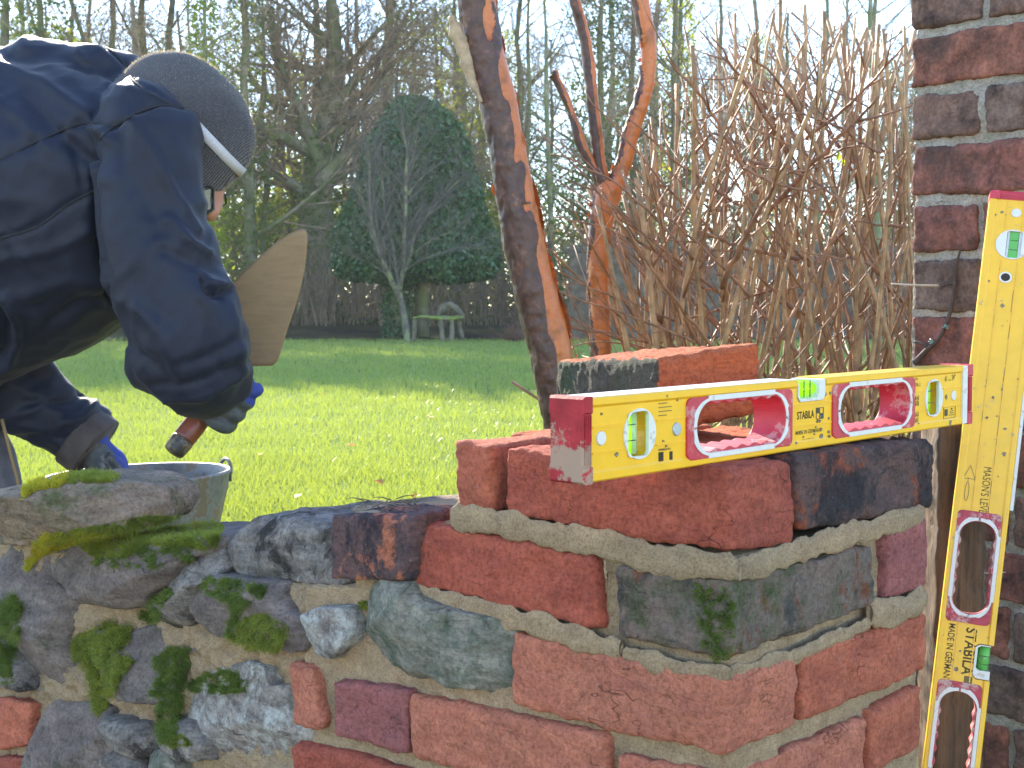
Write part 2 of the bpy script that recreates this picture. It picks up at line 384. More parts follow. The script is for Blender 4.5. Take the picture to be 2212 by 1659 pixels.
# corner bricks and returns, course by course
brickL([(979, 953), (1061, 960), (1061, 1117), (983, 1102)], B_red, wall, .215, label='upright end of a plain red brick, left end of the top course')
brickC([(1088, 968), (1568, 1009), (1716, 990)], [(1087, 1112), (1572, 1199), (1714, 1172)], B_deep, wall, label='long red brick under the spirit level at the corner')
brickR([(1724, 985), (2021, 946), (2016, 1093), (1728, 1151)], B_burnt, wall, label='dark burnt brick with orange streaks')
brickL([(895, 1126), (1285, 1203), (1299, 1364), (890, 1264)], B_deep, wall, .115)
brickC([(1328, 1222), (1588, 1256), (1888, 1174)], [(1333, 1378), (1586, 1434), (1893, 1308)], B_sooty, wall, label='sooty grey corner brick with green moss down its edge', chip=1.1)
brickR([(1918, 1149), (2006, 1112), (2006, 1269), (1918, 1299)], B_mauve, wall, .2)
brickC([(1101, 1366), (1577, 1466), (1728, 1417)], [(1101, 1527), (1573, 1642), (1726, 1569)], B_pink, wall)
brickR([(1734, 1412), (2007, 1322), (2003, 1448), (1733, 1562)], B_red, wall)
brickL([(882, 1499), (1312, 1590), (1312, 1748), (880, 1640)], B_pink, wall)
brickL([(620, 1432), (671, 1445), (694, 1578), (629, 1566)], B_pink, wall, off=.003)
brickL([(711, 1472), (880, 1489), (876, 1632), (719, 1593)], B_mauve, wall, off=.003)
brickC([(1328, 1628), (1588, 1684), (1876, 1546)], [(1328, 1800), (1580, 1870), (1874, 1692)], B_pink, wall)
brickR([(1882, 1541), (1994, 1478), (1991, 1620), (1880, 1682)], B_red, wall, .2)
brickL([(628, 1602), (882, 1664), (880, 1800), (635, 1750)], B_deep, wall)
brickL([(-90, 1497), (65, 1519), (61, 1612), (-90, 1628)], B_red, wall, label='short red brick end at the lower left')
brickL([(-90, 1636), (53, 1637), (60, 1760), (-90, 1760)], B_deep, wall)
# back bricks of the top course and hidden courses on the pier
def boxW(a0, a1, b0, b1, h0, h1, m, **k):
    brick_from([WF(a1, b0, h0), WF(a0, b0, h0), WF(a1, b1, h0), WF(a0, b1, h0), WF(a1, b0, h1), WF(a0, b0, h1), WF(a1, b1, h1), WF(a0, b1, h1)], m, wall, step=.006, **k)
boxW(.125, .355, .125, .235, .002, .069, B_orange)
boxW(.125, .24, .245, .35, .002, .068, B_orange)
boxW(.25, .36, .245, .35, .002, .069, B_orange)
boxW(.115, .345, .12, .23, -.082, -.012, B_red)
# stones of the left part (outlines in half pixels below the wall top)
SG = 'rubble'
stone([(125, 800), (150, 722), (320, 690), (500, 684), (700, 688), (880, 684), (915, 716), (870, 745), (745, 765), (690, 860), (600, 905), (570, 950), (500, 962), (380, 945), (250, 910), (150, 880)], .22, S_purple, wall, label='broad dark slab under a carpet of moss', amp=.0055)
stone([(-60, 700), (60, 718), (130, 760), (180, 880), (248, 960), (252, 1040), (220, 1100), (242, 1255), (180, 1300), (110, 1318), (70, 1290), (30, 1200), (-60, 1150)], .2, S_purple, wall, off=.010)
stone([(-110, 1060), (-10, 1120), (40, 1230), (72, 1322), (0, 1318), (-110, 1290)], .12, S_grey, wall)
stone([(-30, 648), (92, 652), (95, 700), (-30, 694)], .1, S_cop, wall)
stone([(92, 645), (182, 638), (192, 690), (130, 718), (88, 700)], .08, S_cop, wall)
stone([(720, 800), (760, 755), (860, 730), (915, 765), (880, 850), (830, 880), (800, 960), (762, 1040), (700, 1055), (622, 1040), (602, 1010), (640, 960), (700, 900)], .15, S_grey, wall, off=.009)
stone([(830, 905), (900, 848), (1000, 858), (1150, 890), (1152, 940), (1180, 1000), (1258, 1050), (1262, 1120), (1222, 1165), (1130, 1150), (1020, 1112), (920, 1082), (832, 1060), (806, 1000)], .15, S_purple, wall)
stone([(1495, 960), (1500, 892), (1530, 866), (1640, 872), (1760, 884), (1795, 940), (1900, 985), (2080, 1030), (2190, 1120), (2206, 1310), (2150, 1338), (2060, 1345), (1950, 1310), (1850, 1290), (1700, 1250), (1580, 1200), (1530, 1110), (1500, 1040)], .13, S_green, wall, off=.012, label='pale grey-green lichened stone wedged between the bricks')
stone([(1308, 1012), (1360, 985), (1480, 975), (1496, 1000), (1500, 1110), (1460, 1142), (1422, 1180), (1330, 1160), (1318, 1080)], .1, S_white, wall, off=.009)
stone([(190, 1200), (230, 1100), (330, 1062), (420, 1108), (560, 1075), (640, 1092), (738, 1118), (690, 1180), (682, 1300), (680, 1382), (560, 1370), (480, 1350), (380, 1290), (300, 1255), (230, 1240)], .15, S_purple, wall, off=.014)
stone([(780, 1400), (800, 1330), (850, 1280), (1000, 1235), (1070, 1255), (1100, 1332), (1222, 1332), (1240, 1440), (1252, 1560), (1242, 1700), (1100, 1740), (860, 1645), (800, 1560), (776, 1480)], .16, S_white, wall, off=.012, label='large stone flecked with white lichen')
stone([(100, 1620), (130, 1440), (170, 1400), (380, 1430), (412, 1500), (442, 1590), (440, 1780), (90, 1780)], .16, S_purple, wall, off=.015)
stone([(410, 1472), (440, 1450), (560, 1490), (592, 1540), (602, 1620), (540, 1612), (480, 1580), (420, 1562)], .1, S_grey, wall)
stone([(660, 1512), (700, 1480), (790, 1470), (850, 1560), (860, 1640), (760, 1622), (680, 1572)], .1, S_grey, wall)
stone([(418, 1660), (460, 1592), (560, 1642), (590, 1740), (410, 1740)], .1, S_grey, wall)
stone([(608, 1600), (680, 1590), (722, 1622), (760, 1740), (608, 1740)], .1, S_green, wall)
# mortar: lumpy sheet between the faces + squeezed-out beds
def inpoly(x, y, pl):
    c = False; j = len(pl)-1
    for i in range(len(pl)):
        xi, yi = pl[i]; xj, yj = pl[j]
        if (yi > y) != (yj > y) and x < (xj-xi)*(y-yi)/(yj-yi)+xi: c = not c
        j = i
    return c
mort = MB()
def mortar_sheet(poly, plane, n, off, amp, step=.0032):
    pts = [plane(*p) for p in poly]; ax = n.cross(UP).normalized()
    q = [((p-CORN).dot(ax), (p-CORN).z) for p in pts]
    x0 = min(a for a, b in q); x1 = max(a for a, b in q); z0 = min(b for a, b in q); z1 = max(b for a, b in q)
    nx = int((x1-x0)/step); nz = int((z1-z0)/step); idx = {}; vs = []; fs = []
    def vert(i, j):
        if (i, j) in idx: return idx[(i, j)]
        p = CORN+ax*(x0+i*step)+UP*(z0+j*step)
        u, v = proj(p); k = 1.0 if plane is R or u > 640 else min(3.2, 1+(640-u)*.03)
        d = off+amp*k*(.9*fbm(p*18, 1, 3)+.5*fbm(p*60+V((3, 3, 3)), 1, 4)+.3*fbm(p*190, 1, 3))
        d += amp*k*.8*(noise.voronoi(p*34)[0][0]-.4)
        if k > 1: d += -.004+.004*max(0, .35-abs(noise.noise(V((p.x*24+5, p.y*24, p.z*40)))))*4-.0035
        idx[(i, j)] = len(vs); vs.append(p+n*d); return len(vs)-1
    for i in range(nx):
        for j in range(nz):
            if inpoly(x0+(i+.5)*step, z0+(j+.5)*step, q): fs.append((vert(i, j), vert(i+1, j), vert(i+1, j+1), vert(i, j+1)))
    # rim going back into the wall
    ec = {}
    for f in fs:
        for a, b in zip(f, f[1:]+f[:1]): ec[(a, b)] = 1
    base = len(vs); vs2 = [v-n*.07 for v in vs]; vs += vs2
    for (a, b) in list(ec):
        if (b, a) not in ec: fs.append((b, a, a+base, b+base))
    mort.add(vs, fs)
mortar_sheet([(-120, 1180), (60, 1178), (70, 1195), (230, 1200), (440, 1222), (480, 1262), (740, 1272), (880, 1262), (900, 1150), (975, 1118), (1086, 1122), (1560, 1212), (1558, 1740), (-120, 1740)], L, NL, -.012, .0032)
mortar_sheet([(1592, 1210), (1722, 1182), (2010, 1103), (2004, 1700), (1588, 1800)], R, NR, -.012, .003)
def bead(pl, plane, n, r, outw):
    pts = [V(plane(u, v)) for u, v in pl]; sp = [V(t) for t in spline([tuple(p) for p in pts], 1)]
    dense = []
    for i in range(len(sp)-1):
        k = max(2, int((sp[i+1]-sp[i]).length/.003))
        for j in range(k): dense.append(sp[i].lerp(sp[i+1], j/k))
    dense.append(sp[-1]); nr = 18; vs = []; fs = []
    for i, p in enumerate(dense):
        rr = r*.86*(1+.35*noise.noise(p*30)+.2*noise.noise(p*80)); ed = min(i, len(dense)-1-i)
        rr *= min(1, .62+ed*.12); c = p+n*(outw*.8-r*.38)+UP*.004*noise.noise(p*22)
        for k in range(nr):
            a = 2*math.pi*k/nr; d = n*math.cos(a)*.36+UP*math.sin(a)*(1.3+.3*noise.noise(p*55+UP*9))
            q = c+d*rr; vs.append(q+d.normalized()*(.0028*fbm(q*42, 1, 4)+.0011*fbm(q*190, 1, 3)+.0012*(noise.voronoi(q*70)[0][0]-.4)))
    for i in range(len(dense)-1):
        for k in range(nr): k2 = (k+1) % nr; fs.append((i*nr+k, i*nr+k2, (i+1)*nr+k2, (i+1)*nr+k))
    fs.append(tuple(range(nr))); fs.append(tuple((len(dense)-1)*nr+k for k in range(nr))[::-1])
    mort.add(vs, fs)
bead([(972, 1118), (1087, 1136), (1200, 1158), (1330, 1186), (1450, 1212), (1596, 1234)], L, NL, .0115, .003)
bead([(1572, 1234), (1660, 1216), (1740, 1186), (1860, 1148), (1996, 1112)], R, NR, .0100, .004)
bead([(1550, 1222), (1592, 1228)], L, NL, .014, .003)
bead([(885, 1284), (960, 1302), (1100, 1338), (1200, 1362), (1290, 1390), (1340, 1398)], L, NL, .011, 0.003)
bead([(1880, 1330), (1930, 1318), (2000, 1292)], R, NR, .011, .004)
bead([(1306, 1225), (1312, 1250)], L, NL, .009, .004)
bead([(1345, 1412), (1450, 1438), (1578, 1462)], L, NL, .0065, .001)
bead([(1580, 1462), (1725, 1410), (1880, 1352)], R, NR, .006, .0)
md = mort.build('mortar', S_tan, wall); MASON.add(mort.v, mort.f)
# solid core
core = MB()
for (a0, a1, b0, b1, h0, h1) in ((.012, .46, .012, .345, -.9, -.012), (.45, .75, .03, .3, -.9, -.15), (.74, 1.7, .032, .3, -.9, -.25), (.45, .62, .05, .3, -.9, -.1)):
    vs, fs = boxv((a0, b0, h0), (a1, b1, h1)); core.add([WF(*v) for v in vs], fs)
core.build('core', S_tan, wall, smooth=False)
# ---- loose pieces lying on the wall
cop = thing('coping_stone', L(150, 1150), 'loose brown coping stone with moss painted sunlit yellow-green on top, at the left end of the wall', 'stone')
cpl = L(330, 1130); cpn = V((-.22, -.9755, 0))
stone([(-160, 500), (60, 460), (200, 432), (330, 424), (450, 430), (540, 440), (600, 452), (640, 480), (660, 540), (650, 600), (560, 622), (430, 645), (200, 668), (0, 665), (-160, 655)], .13, S_cop, cop, name='stone_block', amp=.006, plane=lambda u, v: onplane(u, v, cpl, cpn), axis=V((.22, .9755, 0)).normalized(), bulge=.03)
ls = MB(); NS[0] += 1
pl = [(x*.5, y*.5+829.4) for x, y in [(908, 765), (922, 700), (962, 640), (1020, 600), (1130, 606), (1230, 628), (1330, 648), (1440, 640), (1440, 868), (1350, 890), (1230, 862), (1050, 850), (930, 830)]]
vs, fs = stone_mesh(pl, .22, .006, seed=61, amp=.0065); MASON.add(vs, fs)
tag(build('rubble_stone', vs, fs, S_grey, None), 'large grey stone with a sunlit top, resting beside the charred half brick', 'stone')
pl = [(x*.5, y*.5+829.4) for x, y in [(1400, 580), (1480, 545), (1600, 535), (1790, 545), (1826, 585), (1810, 700), (1400, 720)]]
vs, fs = stone_mesh(pl, .14, -.09, seed=62, amp=.005); MASON.add(vs, fs)
tag(build('rubble_stone', vs, fs, S_cop, None), 'flat weathered stone littered with dry twigs, lying behind the charred half brick', 'stone')
o = brickL([(711, 1112), (899, 1113), (888, 1260), (711, 1253)], B_half, None, .1, off=.012, name='half_brick', chip=.9)
tag(o, 'loose half brick, charred black with an orange patch, beside the large grey stone', 'brick')
# loose brick behind the level
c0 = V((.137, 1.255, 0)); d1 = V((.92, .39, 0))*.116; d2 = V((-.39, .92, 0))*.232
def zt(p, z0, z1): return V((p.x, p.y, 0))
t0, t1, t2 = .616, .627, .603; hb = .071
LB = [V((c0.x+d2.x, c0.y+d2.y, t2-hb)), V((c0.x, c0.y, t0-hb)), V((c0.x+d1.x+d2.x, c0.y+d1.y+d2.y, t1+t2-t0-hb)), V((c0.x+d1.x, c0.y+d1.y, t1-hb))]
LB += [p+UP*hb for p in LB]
o = brick_from([LB[0], LB[1], LB[2], LB[3], LB[4], LB[5], LB[6], LB[7]], masonry('painted_sun_orange_lichen_brick', (.62, .17, .07), (.45, .12, .055), dk=.1, pl=.12, green=(.08, .09, .06), gr=.1), None, name='loose_brick', chip=.9)  # vivid orange base colour imitates sunlight on the brick's face
tag(o, 'loose brick painted sunlit orange with a dark lichened side, lying behind the short yellow spirit level', 'brick')
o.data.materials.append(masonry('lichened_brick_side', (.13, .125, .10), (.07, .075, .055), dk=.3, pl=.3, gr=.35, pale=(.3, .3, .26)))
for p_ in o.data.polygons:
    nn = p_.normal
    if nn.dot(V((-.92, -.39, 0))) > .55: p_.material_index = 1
#@@MOSS
BV = BVHTree.FromPolygons(MASON.v, MASON.f)
moss_m = leafy('moss', (.11, .16, .03), (.24, .27, .06), .4, 40)
moss_g = leafy('painted_sunlit_moss', (.52, .44, .05), (.30, .30, .04), .5, 60)  # yellow tint paints sunlight onto moss that lies in shade
moss_d = leafy('deep_green_moss', (.055, .10, .025), (.16, .21, .05), .35, 60)
def frond(mb, p, n, l, w, droop=.5, seg=3, leaf=1):
    d = (n+V((rnd(-.7, .7), rnd(-.7, .7), rnd(-.3, .7)))).normalized(); side = d.cross(V((rnd(-1, 1), rnd(-1, 1), rnd(-1, 1)))).normalized()
    q = p.copy(); prev = (p-side*w*.5, p+side*w*.5)
    for i in range(seg):
        q = q+d*l/seg; d = (d-UP*droop/seg).normalized(); ww = w*(1-(i+1)/seg)*.9+.0001
        a, b = q-side*ww*.5, q+side*ww*.5; mb.add([prev[0], prev[1], b, a], [(0, 1, 2, 3)]); prev = (a, b)
        for k in range(leaf):
            s2 = (side*random.choice((-1, 1))+d*.6+n*rnd(-.3, .6)).normalized(); m_ = q+s2*w*1.9
            mb.add([q, q+d*w*.5+s2*w*.9, m_, q-d*w*.3+s2*w*.9], [(0, 1, 2, 3)])
def moss_patch(poly, count, l, w, m, parent, droop=.5, half=True, edge=.35, add=(0, 829.4), leaf=1, inc=0.0):
    pl = [(x*.5+add[0], y*.5+add[1]) for x, y in poly] if half else poly
    x0 = min(p[0] for p in pl); x1 = max(p[0] for p in pl); y0 = min(p[1] for p in pl); y1 = max(p[1] for p in pl); mb = MB(); n = 0; tries = 0
    while n < count and tries < count*8:
        tries += 1; u = rnd(x0, x1); v = rnd(y0, y1)
        if not inpoly(u, v, pl): continue
        if noise.noise(V((u*.05, v*.05, 1)))+.5*noise.noise(V((u*.15, v*.15, 4)))+.35*noise.noise(V((u*.45, v*.45, 9)))+edge-.17 < rnd(-.1, .4): continue
        r = ray(u, v).normalized(); h = BV.ray_cast(CAMP, r)
        if h[0] is None: continue
        nn = h[1] if h[1].dot(r) < 0 else -h[1]
        frond(mb, h[0]-nn*.0008, nn, l*rnd(.5, 1.2), w*rnd(.7, 1.2), droop, 3, leaf); n += 1
    if mb.v: return mb.build('moss', m, parent, smooth=False, kind='stuff')
moss_patch([(150, 690), (250, 640), (440, 610), (620, 572), (760, 570), (900, 588), (968, 622), (935, 700), (870, 722), (780, 700), (640, 700), (560, 740), (420, 760), (330, 690)], 9000, .0062, .0013, moss_m, wall, .2, edge=.6)
moss_patch([(120, 820), (110, 800), (150, 690), (200, 640), (290, 640), (400, 628), (480, 640), (480, 680), (380, 690), (300, 710), (200, 740), (170, 760)], 2600, .0065, .0013, moss_g, wall, .1, edge=.6)
moss_patch([(380, 740), (560, 700), (760, 700), (880, 690), (840, 760), (740, 770), (690, 800), (520, 790), (400, 790)], 1500, .006, .0012, moss_d, wall, .8, edge=.15)
moss_patch([(600, 1010), (640, 930), (700, 900), (740, 880), (760, 900), (700, 960), (690, 1050), (620, 1045)], 1100, .008, .0012, moss_d, wall, .9, edge=.3)
moss_patch([(860, 870), (900, 840), (1000, 850), (1150, 880), (1140, 930), (1060, 960), (1040, 1010), (980, 1090), (1000, 950), (900, 900)], 2000, .008, .0012, moss_d, wall, .9, edge=.25)
moss_patch([(990, 1090), (1060, 1010), (1140, 990), (1250, 1050), (1240, 1100), (1200, 1160), (1060, 1140)], 1700, .008, .0014, moss_m, wall, .9, edge=.45)
moss_patch([(290, 1160), (350, 1080), (450, 1050), (570, 1060), (560, 1120), (500, 1170), (590, 1200), (540, 1250), (500, 1330), (470, 1400), (420, 1440), (400, 1300), (370, 1200)], 3200, .011, .0019, moss_m, wall, 1.0, edge=.5, leaf=2)
moss_patch([(660, 1200), (740, 1140), (830, 1150), (800, 1230), (790, 1330), (780, 1450), (760, 1540), (700, 1560), (680, 1480), (690, 1360), (650, 1340), (700, 1260)], 3200, .009, .0015, moss_d, wall, .9, edge=.5)
moss_patch([(810, 1300), (900, 1240), (1000, 1240), (1080, 1290), (1060, 1330), (940, 1340), (830, 1330)], 1500, .007, .0013, moss_d, wall, .7, edge=.25)
moss_patch([(0, 930), (60, 900), (100, 960), (90, 1100), (50, 1200), (60, 1290), (20, 1300), (0, 1200)], 2600, .010, .0013, moss_d, wall, .9, edge=.45)
moss_patch([(700, 1530), (790, 1520), (840, 1560), (740, 1570)], 500, .006, .0012, moss_m, wall, .6)
moss_patch([(1555, 940), (1590, 940), (1590, 970), (1555, 970)], 160, .005, .0012, moss_m, wall, .6, edge=.6)
moss_patch([(1500, 1262), (1560, 1258), (1586, 1300), (1580, 1420), (1545, 1432), (1520, 1400)], 1100, .0035, .0011, moss_d, wall, .6, half=False, edge=.25)
moss_patch([(100, 450), (200, 385), (300, 378), (300, 420), (250, 450), (160, 460), (100, 500)], 1700, .006, .0013, moss_g, cop, .1, edge=.55)
moss_patch([(290, 390), (430, 378), (520, 400), (510, 425), (400, 430), (300, 432)], 1500, .006, .0013, moss_m, cop, .2, edge=.5)
# spore stalks of the moss
mb = MB()
for k in range(26):
    u = rnd(120, 240) if k < 17 else rnd(250, 480); v = 829.4+.5*rnd(625, 660); h = BV.ray_cast(CAMP, ray(u, v).normalized())
    if h[0] is None: continue
    p = h[0]; q = p+V((rnd(-.004, .004), 0, rnd(.010, .018))); vs, fs = tube([p, p.lerp(q, .6)+V((rnd(-.001, .001), 0, 0)), q, q+UP*.002], [.0003, .0003, .0003, .0006], 4); mb.add(vs, fs)
mb.build('moss_stalk', leafy('spore_stalk', (.35, .12, .02), (.5, .2, .03), .5), wall, kind='stuff')
# twigs and litter on the flat stone and on the wall top
mb = MB()
for k in range(42):
    u, v = rnd(745, 905), rnd(1078, 1106); h = BV.ray_cast(CAMP, ray(u, v).normalized())
    if h[0] is None or h[1].z < .2: continue
    a = rnd(0, 6.28); l = rnd(.006, .024); d = V((math.cos(a), math.sin(a), rnd(-.05, .2)))
    pts = [h[0]+d*l*t+UP*(.0015+.002*math.sin(t*3)) for t in (0, .4, .7, 1)]; vs, fs = tube(pts, [.0006, .0007, .0005, .0003], 4); mb.add(vs, fs)
tag(mb.build('dry_twigs', plain('dry_twig', (.22, .16, .10), .8), None, kind='stuff'), 'dry twig litter scattered on the flat weathered stone', 'twigs')
#@@LEVEL
yel = plain('yellow_enamel', (.82, .445, .010), .34, 0, .04, 60, .0, dirt=(.16, .15, .13), da=.12, dsc=45)
yel2 = plain('scuffed_yellow_enamel', (.80, .45, .013), .38, 0, .05, 40, .0, dirt=(.3, .25, .15), da=.22, dsc=60)
milled = plain('dusty_milled_metal', (.55, .56, .57), .5, .2, .12, 90, .1, dirt=(.35, .3, .24), da=.3)
redp = plain('red_rubber', (.52, .03, .055), .5, 0, .12, 50, .1, dirt=(.50, .26, .25), da=.36)
redd = plain('mortar_smeared_red', (.42, .03, .04), .6, 0, .2, 60, .3, dirt=(.34, .27, .19), da=.42, dsc=26)
redd.node_tree.nodes['Principled BSDF'].inputs['Specular IOR Level'].default_value = .2
pink = plain('dusty_red_rubber', (.46, .045, .07), .6, 0, .2, 60, .1, dirt=(.48, .34, .3), da=.45)
whp = plain('white_plastic', (.66, .64, .60), .5, 0, .06, 60, .1, dirt=(.42, .37, .31), da=.32, dsc=60)
ink = plain('black_print', (.05, .045, .03), .6)
mud = plain('dried_mortar_spot', (.27, .23, .17), .95, 0, .2, 200, .6)
def vialmat(name, col, a):
    m, nt, bs, out = newmat(name); bs.inputs['Base Color'].default_value = c4(col); bs.inputs['Roughness'].default_value = .12
    tl = nd(nt, 'ShaderNodeBsdfTranslucent', {'Color': c4(col)}); mx = nd(nt, 'ShaderNodeMixShader', {0: a, 1: bs.outputs[0], 2: tl.outputs[0]})
    nt.links.new(mx.outputs[0], out.inputs[0]); return m
vg = vialmat('green_yellow_acrylic', (.62, 1.0, .03), .6); vp = vialmat('pale_acrylic', (.55, .75, .5), .5); vgg = vialmat('dull_green_acrylic', (.20, .62, .14), .4)
def stad(cx, cy, w, h, r, n=8, wave=0.0, wn=4):
    pts = []
    for (sx, sy, a0) in ((1, 1, 0), (-1, 1, 90), (-1, -1, 180), (1, -1, 270)):
        for k in range(n+1):
            a = math.radians(a0+90*k/n); pts.append((cx+sx*(w/2-r)+r*math.cos(a), cy+sy*(h/2-r)+r*math.sin(a)))
        if wave and a0 in (0, 180):
            x0 = cx+sx*(w/2-r); x1 = -sx*(w/2-r)+cx; y = cy+sy*h/2; N = 40
            for k in range(1, N):
                t = k/N; pts.append((x0+(x1-x0)*t, y-sy*wave*(.5-.5*math.cos(t*wn*2*math.pi))))
    return pts
def level(name, O, ex, ez, Lg, fe, label, dull=False, hs=1.0):
    """spirit level: ex along its length, ez across the face; fe = features along the length"""
    ex = ex.normalized(); ey = ez.cross(ex).normalized(); ez = ex.cross(ey)*-1 if False else ez.normalized()
    ey = ez.cross(ex).normalized()     # pointing away from the viewer
    if ey.dot(O-CAMP) < 0: ey = -ey
    H = .0615*hs; T = .031; Y = yel2 if dull else yel
    t = thing(name, O+ex*Lg/2, label, 'spirit level')
    def X(vs, y=0.0): return [O+ex*v[0]+ez*(v[1]*hs)+ey*(y+v[2]) for v in vs]      # curve coords (s,h,depth) -> world
    def put(nm, vs, fs, m, par=t, smooth=False): return build(nm, X(vs), fs, m, par, smooth)
    def bxs(mb, s0, s1, h0, h1, y0, y1):
        vs, fs = boxv((s0, h0, y0), (s1, h1, y1)); mb.add(X(vs), fs)
    def slab(loops, y0, y1, bev=0.0):
        vs, fs = curve_mesh(loops, y1-y0, bev); return [V((v.x, v.y, v.z+(y0+y1)/2)) for v in vs], fs
    n0, n1 = fe['notch']
    body = MB()
    out = [(0, .004), (Lg, .004), (Lg, .0575), (n1, .0575), (n1, .0455), (n1-.004, .0415), (n0+.004, .0415), (n0, .0455), (n0, .0575), (0, .0575)]
    holes = [stad((a+b)/2, .03, b-a-.012, .046, .012) for a, b in fe['grips']]
    circ = lambda c, r, n=28: [(c+r*math.cos(2*math.pi*k/n), .0312+r*math.sin(2*math.pi*k/n)) for k in range(n)]
    holes += [circ(c, .0188) for c in fe['vials']]+[circ(c, .0054, 16) for c, k in fe['dots'] if k != 'cap']
    vs, fs = slab([out]+[h[::-1] for h in holes], .0016, T-.0016); body.add(X(vs), fs)
    def flange(h0, h1, segs, top):
        pr = []
        for k in range(5): a = math.pi/2*k/4; pr.append((.0016*(1-math.sin(a)), 0)) 
        for s0, s1 in segs:
            c = .0012
            prof = [(0, h0+c), (0, h1-c), (c, h1), (T-c, h1), (T, h1-c), (T, h0+c), (T-.0016, h0), (.0016, h0)]
            if top: prof = [(0, h0+.0008), (0, h1-c), (c, h1), (T-c, h1), (T, h1-c), (T, h0+.0008), (T-.0016, h0-.0012), (.0016, h0-.0012)]
            else: prof = [(.0016, h1+.0012), (T-.0016, h1+.0012), (T, h1-.0008), (T, h0+c), (T-c, h0), (c, h0), (0, h0+c), (0, h1-.0008)]
            n = len(prof); v = [(s0, h, y) for y, h in prof]+[(s1, h, y) for y, h in prof]
            f = [(k, (k+1) % n, n+(k+1) % n, n+k) for k in range(n)]+[tuple(range(n))[::-1], tuple(range(n, 2*n))]
            body.add(X(v), f)
    flange(.0552, .0615, [(0, n0), (n1, Lg)], True); flange(0, .0072, [(0, Lg)], False)
    # two raised ribs along the web, interrupted by the fittings
    obs = sorted([(a-.001, b+.001) for a, b in fe['grips']]+[(c-.0205, c+.0205) for c in fe['vials']])
    for h in (.0396, .0208):
        s = .002
        for a, b in obs+[(Lg-fe.get('endw', .0), Lg)]:
            if a > s: bxs(body, s, a, h-.0006, h+.0006, .0006, .003)
            s = b
    body.build('body', Y, t, smooth=False)
    # milled top faces
    mb = MB()
    for s0, s1 in fe['milled']:
        bxs(mb, s0, s1, .0614, .0618, .0014, T-.0014)
    if mb.v: mb.build('measuring_face', milled, t, smooth=False)
    for a, b in fe['grips']:
        g = MB(); cx = (a+b)/2; w = b-a
        sh = .0298
        hole = stad(cx, .0302, w-.0245, .0395, .0185, 10, .0022, 5)
        vs, fs = slab([stad(cx, sh, w, .0495, .006, 6), hole[::-1]], -.0006, T+.0006, .0007); g.add(X(vs), fs)
        go = g.build('grip', (pink if dull else redp), t, smooth=False)
        # white inlay: four corner arcs and two long bars
        wi = MB(); n = 10
        cw, chh = w-.0235, .0415; ro = .0205
        def arc(sx, sy):
            o = []; i = []
            for k in range(n+1):
                a_ = math.radians(90*k/n); rr = ro+.0052; cxx = cx+sx*(cw/2-ro); cyy = .0302+sy*(chh/2-ro)
                e = 1.1 if 25 < 90*k/n < 65 else 1.0
                o.append((cxx+sx*rr*e*math.cos(a_)*.96, cyy+sy*(rr)*math.sin(a_)*.9)); i.append((cxx+sx*(ro+.0006)*math.cos(a_), cyy+sy*(ro+.0006)*math.sin(a_)))
            # stub towards the middle of the side
            gy = .0012
            o = [(o[0][0], .0302+sy*gy)]+o; i = [(i[0][0], .0302+sy*gy)]+i
            return o+i[::-1]
        for sx in (1, -1):
            for sy in (1, -1):
                vs, fs = slab([arc(sx, sy)], -.0013, .0, .0002); wi.add(X(vs), fs)
        for sy in (1, -1):
            x0, x1 = cx-cw/2+ro+.0015, cx+cw/2-ro-.0015; y0 = .0302+sy*(chh/2+.0002); y1 = .0302+sy*(chh/2+.0044)
            x0 -= .006; x1 += .004
            vs, fs = slab([[(x0, y0), (x1, y0), (x1, y1), (x0, y1)]], -.0016, .0, .0002); wi.add(X(vs), fs)
        wi.build('white_inlay', whp, go, smooth=False)
    for c in fe['vials']:
        r = MB(); hw, hh = fe.get('win', (.0125, .0168))
        win = stad(c+fe.get('wo', -.002), .0312, hw*2, hh*2, .004, 4)
        if fe.get('flat'): win = stad(c, .0325, .034, .017, .003, 4)
        vs, fs = slab([circ(c, .0193, 36), win[::-1]], .0002, .004, .0004); r.add(X(vs), fs)
        vs, fs = slab([circ(c, .0193, 36), win[::-1]], T-.004, T-.0004, .0004); r.add(X(vs), fs)
        ro_ = r.build('vial_bezel', whp, t)
        wx = c+fe.get('wo', -.002)
        if fe.get('flat'):
            a = MB(); bxs(a, c-.017, c+.017, .0275, .0375, .004, T-.005); a.build('vial', vgg, ro_, smooth=False)
            a = MB(); bxs(a, c-.017, c+.017, .0245, .0272, .003, T-.004); bxs(a, c-.017, c+.017, .0378, .041, .003, T-.004); a.build('vial_holder', milled, ro_, smooth=False)
            k = MB(); bxs(k, c-.0065, c-.0058, .0275, .0375, .0036, .004); bxs(k, c+.0058, c+.0065, .0275, .0375, .0036, .004); k.build('vial_line', ink, ro_, smooth=False)
        else:
            s0, s1 = (wx-hw, wx+hw*.12) if not fe.get('mir') or c < .3 else (wx-hw*.4, wx+hw*.6)
            h0, h1 = .0312-hh+.0005, .0312+hh-.0005
            a = MB(); vs, fs = tube([O+ex*((s0+s1)/2)+ez*h*hs+ey*.012 for h in (h0, h1)], [(s1-s0)/2]*2, 14, ry=[.007]*2, hint=ey); a.add(vs, fs); a.build('vial', vg, ro_)
            a = MB(); s2, s3 = (s1+.0008, wx+hw*.98) if c < .3 else (wx-hw, wx-hw*.45)
            vs, fs = tube([O+ex*((s2+s3)/2)+ez*h*hs+ey*.015 for h in (h0, h1)], [(s3-s2)/2]*2, 10, ry=[.006]*2, hint=ey); a.add(vs, fs); a.build('vial', vp, ro_)
            k = MB()
